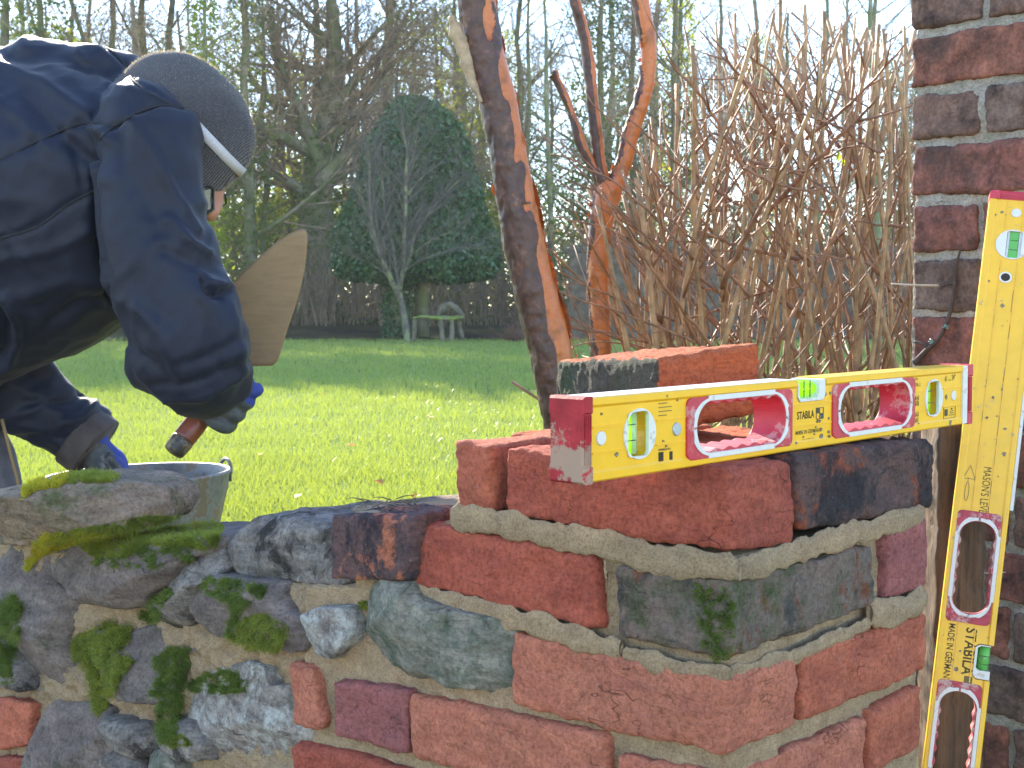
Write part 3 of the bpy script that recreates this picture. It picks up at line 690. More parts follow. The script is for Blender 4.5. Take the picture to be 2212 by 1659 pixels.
            for h in (.0258, .0378): bxs(k, s0+.0003, s1-.0003, h, h+.0007, .0042, .0052)
            k.build('vial_line', ink, ro_, smooth=False)
    # centre vial
    cv = MB(); m0, m1 = n0+.001, n1-.001
    vs, fs = slab([[(m0, .046), (m0+.004, .0418), (m1-.004, .0418), (m1, .046), (m1, .0605), (m1-.0105, .0605), (m1-.0105, .048), (m1-.013, .0446), (m0+.004, .0446), (m0+.0015, .048), (m0+.0015, .0585), (m0, .0585)]], .0004, T-.001, .0004); cv.add(X(vs), fs)
    co_ = cv.build('vial_holder', whp, t, smooth=False)
    a = MB(); vs, fs = tube([O+ex*s+ez*.0525*hs+ey*(T/2) for s in (m0+.002, m1-.011)], [.0072]*2, 16, ry=[.0125]*2, hint=ey); a.add(vs, fs)
    a.build('vial', vgg if dull else vg, co_)
    k = MB()
    for s in (m0+.013, m0+.023): bxs(k, s, s+.0007, .0455, .0598, .0026, .0034)
    k.build('vial_line', ink, co_, smooth=False)
    # end caps
    for s0, s1, side in ((-.011, .0, 'a'), (Lg, Lg+.012, 'b')):
        cp = MB(); sh = [(-.0012, -.0008), (T+.0012, -.0008), (T+.0012, .0108), (T+.0002, .0118), (T+.0002, .0500), (T+.0012, .051), (T+.0012, .0625), (-.0012, .0625), (-.0012, .051), (.0002, .050), (.0002, .0118), (-.0012, .0108)]
        n = len(sh); v = []; f = []
        for j, (s, k_) in enumerate(((s0, .94), (s0+.0025, 1), (s1-.0015, 1), (s1, .98))):
            for y, h in sh: v.append((s, .0308+(h-.0308)*k_, T/2+(y-T/2)*k_))
        for j in range(3):
            for k_ in range(n): f.append((j*n+k_, j*n+(k_+1) % n, (j+1)*n+(k_+1) % n, (j+1)*n+k_))
        f += [tuple(range(n)), tuple(range(3*n, 4*n))[::-1]]; cp.add(X(v), f)
        for k_ in range(4):
            vs, fs = boxv((s0+.003, .013+0*k_, -.0006), (s1-.002, .049, -.0002)) if k_ == 0 else boxv((s0+.0025+k_*.002, .013, -.0012), (s0+.0033+k_*.002, .049, .001))
            cp.add(X(vs), fs)
        cp.build('end_cap', (redd if (side == 'a' and not dull) else redp), t, smooth=False)
    if fe.get('endw'):
        mb = MB(); bxs(mb, Lg-fe['endw'], Lg, .0005, .0612, -.0004, T); mb.build('end_band', whp, t, smooth=False)
    for c, kd in fe['dots']:
        mb = MB(); rr = .0052 if kd != 'cap' else .0058
        vs, fs = slab([circ(c, rr, 20)], .0004, .006, .0007); mb.add(X(vs), fs)
        mb.build('plug', (plain('grey_steel_plug', (.42, .47, .5), .4, .3) if kd == 'steel' else whp), t)
    def word(s, x, y, sz, bold=0.0, sx=1.0, m=ink, up=True):
        vs, fs = text_mesh(s, sz, bold, sx); return [(x+v.x, y+v.y, .0014-.0002*0) for v in vs], fs
    for (s, x, y, sz, bo, sx) in fe['text']:
        vs, fs = word(s, x, y, sz, bo, sx); build('lettering', X(vs), fs, fe.get('inkm', ink), t, False)
    tx = MB()
    for (x0, x1, y0, y1) in fe['ink']: bxs(tx, x0, x1, y0, y1, .0011, .0017)
    tx.build('printed_marks', fe.get('inkm', ink), t, smooth=False)
    mb = MB()
    for k in range(fe.get('spots', 0)):
        s, h = (rnd(.27, .345), rnd(.003, .028)) if k % 4 == 0 and not dull else (rnd(.01, Lg*.97), rnd(.003, .058))
        if any(a < s < b for a, b in fe['grips']) or any(abs(s-c) < .02 for c in fe['vials']): continue
        r = rnd(.0004, .0017) if k % 7 else rnd(.0018, .003); n = 9; pp = [(s+r*(1+.4*rnd(-1, 1))*math.cos(6.283*j/n)*1.2, h+r*(1+.4*rnd(-1, 1))*math.sin(6.283*j/n)) for j in range(n)]
        yy = .0009 if .008 < h < .054 else -.0002
        mb.add(X([(x, y, yy) for x, y in pp]+[(s, h, yy-.0005)]+[(x, y, yy+.001) for x, y in pp]), [(j, (j+1) % n, n) for j in range(n)]+[(j, (j+1) % n, n+1+(j+1) % n, n+1+j) for j in range(n)])
    mb.build('mortar_spots', mud, t, kind='stuff')
    return t
A0 = P(1279, 1043, .945); A1 = P(2088, 915, 1.39); LG = (A1-A0).length
exx = (A1-A0).normalized(); ezz = (UP-exx*UP.dot(exx)).normalized()
def checker(x, y, w, h): return [(x, x+w*.5, y+h*.5, y+h), (x+w*.5, x+w, y, y+h*.5), (x, x+w, y-.0004, y+.0001), (x, x+w, y+h-.0002, y+h+.0003), (x-.0002, x+.0003, y, y+h), (x+w-.0003, x+w+.0002, y, y+h)]
inkb = checker(.3112, .0252, .0122, .0096)
for k in range(4): inkb.append((.0805, .0805+(.0105, .0165, .0165, .01)[k], .0522-k*.0031, .0527-k*.0031))
for k in range(9): inkb.append((.0806+k*.0007, .0806+k*.0007+(.0004 if k % 2 else .0002), .0065, .0150))
for k in range(5): inkb.append((.0945+k*.0008, .0945+k*.0008+.0004, .0065+.001*(k % 2), .0145))
inkb.append((.0806, .0935, .0165, .0170))
for (ix, iy) in ((.5005, .0308), (.5003, .0252), (.4998, .0145), (.4996, .0088)):
    inkb += [(ix, ix+.0065, iy, iy+.0002), (ix, ix+.0065, iy+.0044, iy+.0046), (ix, ix+.0002, iy, iy+.0046), (ix+.0063, ix+.0065, iy, iy+.0046), (ix+.0015, ix+.005, iy+.001, iy+.0018), (ix+.0027, ix+.0038, iy+.002, iy+.0034)]
inkb += [(.5650, .5715, .0110, .0180), (.576, .586, .0110, .0117), (.577, .585, .0130, .0138), (.577, .585, .0150, .0157), (.5795, .5825, .0168, .0185), (.5625, .5628, .0085, .0200), (.5890, .5893, .0085, .0200), (.5625, .5893, .0083, .0086), (.5625, .5893, .0199, .0202)]
level('spirit_level', A0, exx, ezz, LG, dict(
    notch=(.2786, .3262), grips=[(.1155, .2693), (.338, .4965)], vials=[.0568, .5395], dots=[(.0118, 'white'), (.1035, 'steel'), (.5845, 'white')],
    milled=[(.0, .2786)], endw=.0105, spots=55, mir=True,
    text=[('STABILA', .2792, .0268, .0094, .00018, .82), ('MADE IN GERMANY', .2768, .0132, .0052, .00003, .92), ('www.stabila.com', .2872, .0072, .0030, .00002, 1.0),
          ('61', .5640, .0470, .0080, .00005, .8), ('cm', .5725, .0470, .0040, 0, 1), ('24"', .5800, .0475, .0080, .00005, .8), ('Type', .4988, .0515, .0034, 0, .9), ('196-2', .4988, .0445, .0056, 0, .9),
          ('STABILA 196', .0805, .0158, .0028, 0, 1.0)],
    ink=inkb), 'short yellow spirit level with red grips lying across the top bricks of the corner')
# mason's level leaning on the old pillar
T0 = P(2139, 428, 1.70); B0 = P(1994, 1652, 1.60); ex2 = (B0-T0).normalized()
hor = V((.962, -.272, 0)); ez2 = (hor-ex2*hor.dot(ex2)).normalized(); LG2 = 1.21
O2 = T0
def sv(v):                 # length along the mason's level for a picture row on its left edge
    f = (v-428)/(1652-428); u = 2139+(1994-2139)*f; r = ray(u, v); a = CAMP-O2; n_ = ex2.cross(ez2)
    p = CAMP+r*((O2-CAMP).dot(n_)/r.dot(n_)); return (p-O2).dot(ex2)
ik = []
s_c = sv(1447)
ik += checker(s_c+.0, .024, .019, .019)
s_t = sv(1045)
level('mason_level', O2, ex2, ez2, LG2, dict(
    notch=(sv(1376), sv(1452)), grips=[(sv(1098), sv(1337)), (sv(1463), sv(1463)+sv(1337)-sv(1098))], vials=[sv(523)], flat=True, dots=[(sv(455), 'cap')],
    milled=[], spots=60, inkm=plain('worn_black_print', (.17, .125, .035), .7),
    text=[('STABILA', sv(1345), .030, .0165, .0003, .95), ('MADE IN GERMANY', sv(1342), .0105, .0105, .0001, .78), ("MASON'S LEVEL", sv(1000), .0285, .0125, .0, .72)],
    ink=[(s_c+.001, s_c+.0095, .0335, .0425), (s_c+.0095, s_c+.018, .0245, .0335)]), "long yellow mason's level leaning upright against the old pillar, red-trimmed hand holes", dull=True, hs=1.07)
ml = [o for o in bpy.data.objects if o.name.startswith('mason_level')][0]
ey2 = ez2.cross(ex2).normalized(); ey2 = ey2 if ey2.dot(O2-CAMP) > 0 else -ey2
def X2(s, h, y): return O2+ex2*s+ez2*(h*1.07)+ey2*y
vs, fs = boxv((.004, .0618, .001), (sv(1086), .0655, .033)); build('edge_strip', [X2(*v) for v in vs], fs, whp, ml, False)
# hanging hole ring with a dark disc painting the shade inside, trowel emblem
def disc(c, r, n=20): return [(c[0]+r*math.cos(6.2832*k/n), c[1]+r*math.sin(6.2832*k/n)) for k in range(n)]
h0 = sv(594)
vs, fs = curve_mesh([disc((h0, .0275), .0072), disc((h0, .0275), .0052)[::-1]], .0016); build('hanging_hole', [X2(v.x, v.y, .0012+v.z) for v in vs], fs, whp, ml)
vs, fs = curve_mesh([disc((h0, .0275), .0052)], .001); build('hole_shade', [X2(v.x, v.y, .0010+v.z) for v in vs], fs, plain('bore_shade', (.04, .03, .025), .9), ml)
em = MB(); s_m = sv(1000)
def stroke(a, b, w=.0006):
    d = V((b[0]-a[0], b[1]-a[1])).normalized(); n = V((-d.y, d.x))*w/2
    em.add([X2(a[0]-n.x, a[1]-n.y, .0011), X2(a[0]+n.x, a[1]+n.y, .0011), X2(b[0]+n.x, b[1]+n.y, .0011), X2(b[0]-n.x, b[1]-n.y, .0011)], [(0, 1, 2, 3)])
tp = [(s_m+.001, .0135), (s_m+.019, .0065), (s_m+.017, .0125), (s_m+.019, .0205), (s_m+.001, .0135)]
for a, b in zip(tp, tp[1:]): stroke(a, b)
stroke((s_m+.017, .0125), (s_m+.023, .0125)); hp = [(s_m+.034+.012*math.cos(t*.5236), .0125+.0022*math.sin(t*.5236)) for t in range(13)]
for a, b in zip(hp, hp[1:]): stroke(a, b)
for h in (.0205, .0385):        # long worn scratches
    s = sv(620)
    while s < sv(1090):
        l = rnd(.004, .03); stroke((s, h+rnd(-.0006, .0006)), (s+l, h+rnd(-.0006, .0006)), rnd(.0003, .0008)); s += l+rnd(.002, .02)
em.build('trowel_emblem', plain('worn_black_print', (.12, .10, .05), .7), ml, False)
#@@POST
pm, nt, bs, out = newmat('weathered_wood'); co = coords(nt, False, (60, 60, 3))
c = mixc(nt, rng(nt, noi(nt, co, 1.6, 8, .7), .3, .7), (.035, .02, .012), (.15, .09, .05)); c = mixc(nt, rng(nt, noi(nt, coords(nt, False, (50, 50, 6)), 1, 6, .7), .55, .65), c, (.035, .022, .014))
nt.links.new(c, bs.inputs['Base Color']); bs.inputs['Roughness'].default_value = .85; bump(nt, bs, noi(nt, co, 1.6, 8, .7), .9, .004)
pa = P(2022, 930, 1.72); pb = P(2092, 930, 1.72); pw = (pb.x-pa.x)
def wb(x0, x1, y0, y1, z0, z1, sd_):
    c_ = [V((x, y, z)) for z in (z0, z1) for y in (y0, y1) for x in (x0, x1)]; return hexa(c_, step=.008, r0=.004, amp=.002, seed=sd_)
vs, fs = wb(pa.x-.002, pb.x+.02, 1.70, 1.78, -.44, P(2050, 905, 1.7).z, 91)
po = build('wooden_post', vs, fs, pm); tag(po, 'weathered brown timber post standing between the new brick pier and the old pillar', 'post')
#@@PILLAR
pil = thing('brick_pillar', P(2150, 1500, 1.9)*1, 'tall old dark red brick pillar with pale lime mortar at the right edge', 'pillar')
PY = 1.93; PP = P(1968, 700, PY); pn = V((-.798, -.602, 0)); pdx = V((.602, -.798, 0))
def PL(u, v, off=0.0): return onplane(u, v, PP+pn*off, pn)
rows = [-160, -45, 72, 198, 312, 435, 553, 675, 795, 912, 1030, 1148, 1266, 1384, 1502, 1620, 1738, 1856]
def rowv(k, u): y = rows[k]; return y+(u-1968)*(y-583)/3126
pm1, nt, bs, out = newmat('old_brick'); co = coords(nt, False); at = nd(nt, 'ShaderNodeVertexColor', layer_name='col').outputs[0]
c = mixc(nt, rng(nt, noi(nt, co, 30, 8, .7), .3, .7), at, (.05, .03, .028)); c = mixc(nt, rng(nt, noi(nt, co, 11, 8, .7, .5), .50, .63, 0, .6), c, (.06, .05, .045))
c = mixc(nt, rng(nt, noi(nt, co, 50, 10, .8), .60, .72, 0, .4), c, (.26, .17, .13)); c = mixc(nt, rng(nt, noi(nt, co, 200, 3, .6), .35, .7, 0, .6), c, (.4, .38, .36), 'MULTIPLY')
nt.links.new(c, bs.inputs['Base Color']); bs.inputs['Roughness'].default_value = .93; bs.inputs['Specular IOR Level'].default_value = .2
bump(nt, bs, noi(nt, co, 75, 10, .72), .9, .004)
bw = MB(); pcols = [(.44, .18, .125), (.33, .20, .155), (.50, .19, .125), (.30, .21, .17), (.38, .155, .12)]
split = {0: [2126, 2300], 2: [2280], 1: [2126, 2230], 3: [2118, 2217], 4: [2265], 5: [2114, 2240], 6: [2122, 2300], 7: [2240]}
for k in range(len(rows)-1):
    us = [1968]+split.get(k, [2118, 2250] if k % 2 else [2180, 2300])+[2420]
    for j in range(len(us)-1):
        u0, u1 = us[j]+(7 if j else rnd(-3, 3)), us[j+1]-6; g0, g1 = rnd(7, 12), rnd(6, 11)
        TL, TR, BR_, BL_ = PL(u0, rowv(k, u0)+g0), PL(u1, rowv(k, u1)+g0), PL(u1, rowv(k+1, u1)-g1), PL(u0, rowv(k+1, u0)-g1); b = -pn*.1
        NB[0] += 1; vs, fs = hexa([BL_, BR_, BL_+b, BR_+b, TL, TR, TL+b, TR+b], step=.0045, r0=.004, amp=.0020, seed=NB[0], chip=1.6)
        bw.add(vs, fs, 0, random.choice(pcols))
bwo = bw.build('brickwork', pm1, pil, cols=True)
mm = MB(); st_ = .005; p0 = PL(1972, 300); q0 = PL(2420, 300); nx = int((q0-p0).length/st_); z0, z1 = -.44, PL(1972, -150).z; nz = int((z1-z0)/st_); vs = []; fs = []
for i in range(nx+1):
    for j in range(nz+1):
        p = V((p0.x, p0.y, z0+j*st_))+pdx*(i*st_)*1.0; d = -.007+.004*fbm(p*30, 1, 3)+.0022*fbm(p*120, 1, 3); vs.append(p+pn*d)
for i in range(nx):
    for j in range(nz): a = i*(nz+1)+j; fs.append((a, a+nz+1, a+nz+2, a+1))
n0_ = len(vs); vs += [v-pn*.22 for v in vs[:nz+1]]; 
for j in range(nz): fs.append((j, j+1, n0_+j+1, n0_+j))
mm.add(vs, fs)
mm.build('lime_mortar', masonry('lime_mortar', (.58, .55, .48), (.38, .36, .30), dark=(.09, .09, .075), dk=.24, pl=.15, pale=(.68, .66, .6), green=(.22, .26, .16), gr=.15, fine=300, base=30), pil)
# back of the pillar so it is solid
vs, fs = boxv((0, 0, -.44), (1, 1, z1)); cc = [p0-pn*.2+pdx*.006, p0-pn*.012+pdx*.006, q0-pn*.012, q0-pn*.4]
vv = [V((c_.x, c_.y, z)) for z in (-.44, z1) for c_ in cc]; build('core', vv, fs, S_tan, pil, False)
# woody climber stem with wall clips
def tubepx(mb, pl, k=5, n=8, wob=0.0, mi=0, plane=None, off=.004, Y=None, col=None):
    """pl: (u, v, radius in px) at distance Y, or on a plane"""
    sp = spline(pl, k) if len(pl) > 2 else pl; pts = []; rr = []
    for i, (u, v, r) in enumerate(sp):
        p = plane(u, v, off) if plane else P(u, v, Y(i/(len(sp)-1)) if callable(Y) else Y)
        pts.append(p); rr.append(r*p.y/FPX)
    vs, fs = tube(pts, rr, n, wob=wob, seed=len(mb.v)*.01); mb.add(vs, fs, mi, col); return pts, rr
bark_d = plain('dark_vine_bark', (.075, .05, .04), .8, 0, .25, 60, .6)
mb = MB(); tubepx(mb, [(2076, 535, 2), (2066, 572, 3), (2062, 612, 3.5), (2056, 660, 4), (2044, 700, 4), (2026, 735, 4.5), (2000, 758, 5), (1976, 785, 7)], 5, 7, .0008, plane=PL, off=.006)
tubepx(mb, [(2006, 750, 3), (1990, 742, 3), (1975, 738, 3)], 3, 6, plane=PL, off=.006)
tubepx(mb, [(2062, 612, 2), (2044, 614, 2), (2030, 622, 2)], 3, 6, plane=PL, off=.006)
vn = mb.build('climber_stem', bark_d); tag(vn, 'dark leafless climber stem fixed up the face of the old brick pillar', 'vine')
for (u, v) in ((2044, 706), (2010, 737)):
    mb = MB(); p = PL(u, v, .008)
    for k in range(3):
        vs, fs = boxv((-.003, -.004, -.003+.002*k), (.003+.001*k, .002, -.0018+.002*k)); M_ = Matrix.Rotation(k*.7+u, 3, 'Y'); mb.add([M_ @ V(q)+p for q in vs], fs)
    mb.build('wall_clip', plain('green_plastic_clip', (.12, .26, .24), .5), vn, False)
mb = MB(); tubepx(mb, [(1926, 613, 2), (1975, 616, 2.4), (2028, 617, 2.6)], 4, 6, Y=1.86)
tag(mb.build('twig', plain('pale_twig', (.42, .36, .3), .7)), 'single pale twig poking sideways across the old pillar', 'twig')
mb = MB(); tubepx(mb, [(2078, 1248, 1.2), (2096, 1238, 1.4), (2120, 1237, 1.6), (2140, 1238, 1.5), (2172, 1236, 1.4)], 4, 5, Y=1.8)
tag(mb.build('wire', plain('grey_wire', (.45, .4, .33), .5, .3)), 'thin bent wire sticking out behind the leaning mason\'s level', 'wire')
#@@TUB
galv = plain('weathered_galvanised', (.33, .34, .37), .55, .35, .3, 16, .4, dirt=(.20, .14, .085), da=.42, dsc=16, bsc=60)
TY = 2.85; tc_ = P(298, 1012, TY); tc_.z = .305
tub = thing('metal_tub', (tc_.x, tc_.y, .0), 'weathered galvanised metal tub with a loop handle, standing on the lawn behind the wall', 'tub')
prof = [(.0, .012), (.112, .012), (.122, .0), (.127, .012), (.139, .06), (.146, .09), (.148, .094), (.150, .10), (.166, .17), (.169, .178), (.172, .185), (.185, .245), (.189, .262), (.192, .268), (.1945, .300), (.197, .304), (.198, .308), (.196, .312), (.192, .311), (.190, .306), (.188, .29), (.170, .19), (.135, .05), (.118, .02), (.0, .02)]
vs = []; fs = []; n = 72
for (r, z) in prof:
    for k in range(n): a = 2*math.pi*k/n; vs.append(V((tc_.x+r*math.cos(a), tc_.y+r*math.sin(a)*.97, z*.985+.006*math.cos(a)*(z/.3))))
for i in range(len(prof)-1):
    for k in range(n): k2 = (k+1) % n; fs.append((i*n+k, i*n+k2, (i+1)*n+k2, (i+1)*n+k))
build('vessel', vs, fs, galv, tub)
for an in (35, 240):
    a = math.radians(an); c_ = V((tc_.x+.194*math.cos(a), tc_.y+.19*math.sin(a), .30)); tg = V((-math.sin(a), math.cos(a), 0)); rd = V((math.cos(a), math.sin(a), 0))
    pts = [c_+tg*(.034*math.cos(math.pi*t/14))+UP*(.030*math.sin(math.pi*t/14)-.006)+rd*(.006+.004*math.sin(math.pi*t/14)) for t in range(15)]
    vs, fs = tube(pts, [.0042]*15, 8); hd = build('handle', vs, fs, galv, tub)
    vs, fs = boxv((-.046, 0, -.022), (.046, .003, -.004)); build('handle_plate', [c_+tg*x+rd*(y+.001)+UP*z for x, y, z in vs], fs, galv, hd, False)
vs = [];
seam = [V((tc_.x+(r+.0012)*math.cos(.95), tc_.y+(r+.0012)*math.sin(.95)*.97, z)) for r, z in ((.137, .05), (.188, .29))]
vs, fs = tube([q-V((.004, .003, 0)) for q in seam], [.002, .002], 6); build('seam', vs, fs, galv, tub)
#@@PERSON
def limb(mb, secs, k=4, n=28):
    sp = spline(secs, k); pts = [P(s[0], s[1], s[2]) for s in sp]; rr = [s[3]*s[2]/FPX for s in sp]; ry = [s[4]*s[2]/FPX for s in sp]
    vs, fs = tube(pts, rr, n, ry=ry); mb.add(vs, fs); return pts, rr, ry
def ell(mb, c, r, rot=None, n=22, mi=0):
    vs = []; fs = []; R_ = rot or Matrix.Identity(3)
    for i in range(n+1):
        th = math.pi*i/n
        for k in range(2*n): ph = math.pi*k/n; vs.append(c+R_ @ V((r[0]*math.sin(th)*math.cos(ph), r[1]*math.sin(th)*math.sin(ph), r[2]*math.cos(th))))
    for i in range(n):
        for k in range(2*n): k2 = (k+1) % (2*n); fs.append((i*2*n+k, i*2*n+k2, (i+1)*2*n+k2, (i+1)*2*n+k))
    mb.add(vs, fs, mi)
torso = [(-420, 640, 2.62, 300, 250), (-280, 570, 2.62, 330, 270), (-120, 490, 2.6, 352, 285), (0, 452, 2.58, 348, 285), (70, 430, 2.57, 338, 280), (150, 395, 2.56, 304, 270), (220, 355, 2.56, 258, 255), (285, 320, 2.56, 205, 235), (335, 290, 2.56, 140, 190), (375, 275, 2.56, 92, 130), (398, 270, 2.56, 70, 90)]
arm = [(290, 210, 2.42, 40, 50), (306, 270, 2.37, 92, 95), (322, 340, 2.34, 108, 110), (325, 420, 2.33, 112, 112), (327, 500, 2.32, 115, 112), (344, 570, 2.31, 119, 112), (360, 620, 2.31, 118, 110), (385, 660, 2.31, 124, 112), (400, 710, 2.31, 122, 112), (412, 760, 2.32, 124, 110), (432, 800, 2.34, 110, 100), (455, 832, 2.36, 84, 78), (476, 850, 2.38, 54, 58)]
farm = [(-220, 640, 2.72, 110, 110), (-100, 740, 2.74, 108, 108), (-20, 800, 2.75, 100, 100), (50, 848, 2.76, 88, 90), (100, 885, 2.76, 78, 80), (150, 922, 2.77, 70, 72), (185, 948, 2.77, 66, 68)]
jk = MB(); limb(jk, torso); limb(jk, arm); limb(jk, farm)
# small bulges: crook of the sleeve, shoulder top
ell(jk, P(476, 652, 2.31), (.026, .05, .04)); ell(jk, P(440, 560, 2.33), (.03, .05, .06)); ell(jk, P(500, 810, 2.36), (.035, .045, .05)); ell(jk, P(316, 790, 2.33), (.034, .05, .045))
ell(jk, P(322, 250, 2.37), (.054, .07, .056)); ell(jk, P(380, 288, 2.36), (.042, .06, .044)); ell(jk, P(88, 800, 2.75), (.035, .05, .04))
ell(jk, P(205, 158, 2.6), (.11, .13, .05)); ell(jk, P(120, 145, 2.6), (.10, .13, .045))
JV, JF, JN = remesh(jk.v, jk.f, .0085, 6)
FOLD = [  # picture polyline, height (m), half width (px)
 ([(0, 150), (90, 180), (170, 240), (240, 305)], .010, 15), ([(0, 222), (50, 262), (110, 330)], .007, 13), ([(170, 122), (240, 190), (330, 215)], .006, 12), ([(20, 125), (140, 140), (240, 170)], -.007, 12),
 ([(60, 215), (140, 300), (200, 350)], -.009, 14), ([(285, 262), (330, 335), (385, 440), (425, 500)], .009, 12), ([(255, 300), (300, 400), (345, 500)], -.006, 20),
 ([(362, 476), (400, 522), (450, 548)], .010, 11), ([(350, 540), (420, 575), (465, 585)], -.006, 12), ([(436, 604), (446, 630), (470, 640), (496, 626)], -.020, 9), ([(452, 610), (480, 614), (500, 622)], .008, 7),
 ([(300, 660), (360, 720), (380, 790)], .006, 16), ([(430, 660), (455, 720), (470, 790)], -.007, 15), ([(495, 660), (505, 720), (520, 790)], .006, 12),
 ([(330, 830), (420, 825), (530, 780)], -.006, 9), ([(360, 860), (440, 850), (535, 800)], .006, 7), ([(280, 735), (330, 790), (370, 812)], -.006, 14), ([(310, 770), (380, 790), (450, 770), (520, 730)], -.005, 12),
 ([(130, 810), (195, 848), (120, 905)], 0, 10), ([(60, 870), (150, 868), (195, 835)], -.010, 12), ([(130, 915), (178, 905), (205, 868)], .008, 10), ([(0, 905), (60, 890), (110, 860)], .007, 10), ([(215, 860), (225, 900)], .007, 10), ([(40, 945), (100, 940), (150, 950)], -.005, 9),
 ([(0, 345), (90, 300), (180, 266), (250, 270), (290, 245), (345, 228), (395, 236)], -.007, 5), ([(217, 300), (207, 380), (208, 500), (236, 650)], -.012, 9), ([(217, 300), (240, 278), (262, 262)], -.008, 6),
 ([(0, 515), (80, 490), (150, 440), (205, 412)], -.006, 6), ([(165, 270), (162, 330), (180, 400)], -.006, 10), ([(0, 560), (110, 540), (190, 500)], .005, 16), ([(60, 640), (150, 600), (220, 610)], .006, 18), ([(95, 700), (180, 640), (232, 640)], -.006, 14),
 ([(10, 640), (34, 690), (38, 735), (18, 775), (-10, 790)], .016, 9), ([(-10, 660), (14, 700), (12, 750), (-10, 770)], -.012, 12), ([(222, 98), (260, 128), (290, 178), (345, 214), (395, 240)], -.005, 5)]
def segd(u, v, pl):
    b = 1e9
    for (x0, y0), (x1, y1) in zip(pl, pl[1:]):
        dx, dy = x1-x0, y1-y0; t = max(0, min(1, ((u-x0)*dx+(v-y0)*dy)/(dx*dx+dy*dy))); b = min(b, math.hypot(u-x0-t*dx, v-y0-t*dy))
    return b
FB = [(min(p[0] for p in f[0])-3*f[2], max(p[0] for p in f[0])+3*f[2], min(p[1] for p in f[0])-3*f[2], max(p[1] for p in f[0])+3*f[2]) for f in FOLD]
for i, p in enumerate(JV):
    n_ = JN[i]; rg = 1-abs(noise.noise(V((p.x*9+p.z*7, p.y*6, p.z*5-p.x*3))))*2.2; r2 = 1-abs(noise.noise(V((p.x*20-p.z*12, p.y*12, p.z*10+3))))*2.4
    JV[i] = p+n_*(.005*fbm(p+V((0, 0, p.x*.6)), 7, 3)+.0075*max(0, rg)**2+.0035*max(0, r2)**2)
    if n_.dot(p-CAMP) > .1: continue
    u, v = proj(p); d = 0
    for (pl, amp, w), bb in zip(FOLD, FB):
        if bb[0] < u < bb[1] and bb[2] < v < bb[3]: q = segd(u, v, pl)/(w*.85); d += 1.25*amp*math.exp(-q*q)
    JV[i] += n_*d
per = thing('person', (P(-200, 900, 2.6).x, 2.62, 0), 'person in navy jacket, grey beanie and blue gloves bent over behind the wall', 'person')
jm, nt, bs, out = newmat('navy_jacket_cloth'); co = coords(nt)
c = mixc(nt, rng(nt, noi(nt, co, 5, 5, .6), .35, .65), (.0038, .0066, .020), (.006, .0098, .027)); c = mixc(nt, rng(nt, noi(nt, co, 9, 8, .7), .55, .75, 0, .7), c, (.014, .012, .016))
nt.links.new(c, bs.inputs['Base Color']); bs.inputs['Roughness'].default_value = .62; bs.inputs['Specular IOR Level'].default_value = .36
bs.inputs['Sheen Weight'].default_value = .06; bs.inputs['Sheen Roughness'].default_value = .5
b = bump(nt, bs, noi(nt, co, 14, 6, .55), .35, .012); bump(nt, bs, noi(nt, co, 900, 2, .5), .25, .0006, b)
skin = plain('skin', (.45, .2, .13), .5, 0, .12, 30)
body = MB(); ell(body, P(412, 335, 2.47), (.062, .085, .108), Matrix.Rotation(-.25, 3, 'Y')); limb(body, [(a, b, c_, r*.8, q*.8) for a, b, c_, r, q in torso]); limb(body, [(a, b, c_, r*.6, q*.6) for a, b, c_, r, q in arm[1:]]); limb(body, [(a, b, c_, r*.55, q*.55) for a, b, c_, r, q in farm])
ell(body, P(398, 275, 2.52), (.06, .06, .06)); ell(body, P(474, 436, 2.47), (.011, .013, .016)); ell(body, P(452, 462, 2.45), (.02, .03, .018))
for a in (-1, 1): limb(body, [(-420, 640, 2.62+a*.1, 110, 100), (-360 if a < 0 else -330, 800, 2.62+a*.1, 80, 80), (-160 if a > 0 else -330, 930, 2.64+a*.1, 70, 70), (-62 if a > 0 else -300, 1010, 2.66+a*.1, 55, 55), (-40 if a > 0 else -290, 1160, 2.66+a*.1, 50, 50), (-40 if a > 0 else -290, 1335, 2.66+a*.1, 42, 42)])
limb(body, [(470, 868, 2.38, 24, 24), (500, 868, 2.41, 20, 20)]); limb(body, [(185, 948, 2.77, 26, 26), (235, 985, 2.79, 24, 20)])
vs, fs, _ = remesh(body.v, body.f, .012, 3); build('body', vs, fs, skin, per)
jo = build('jacket', JV, JF, jm, per)
JB = BVHTree.FromPolygons(JV, JF)
seamm = plain('dark_seam', (.012, .014, .022), .8)
def onbvh(B, u, v, d=.0):
    r = ray(u, v).normalized(); h = B.ray_cast(CAMP, r); return None if h[0] is None else h[0]-r*d
sm = MB()
for pl in ([(-5, 347), (90, 301), (180, 266), (250, 270), (290, 246), (345, 228), (395, 236)], [(217, 300), (240, 278), (262, 262)], [(-5, 516), (80, 490), (150, 440), (205, 412)], [(222, 98), (260, 128), (290, 178), (345, 214), (392, 238)]):
    pts = [onbvh(JB, u, v, -.0005) for u, v in spline(pl, 8)]; pts = [p for p in pts if p]
    if len(pts) > 2: vs, fs = tube(pts, [.0028]*len(pts), 6); sm.add(vs, fs)
sm.build('seam', seamm, jo)
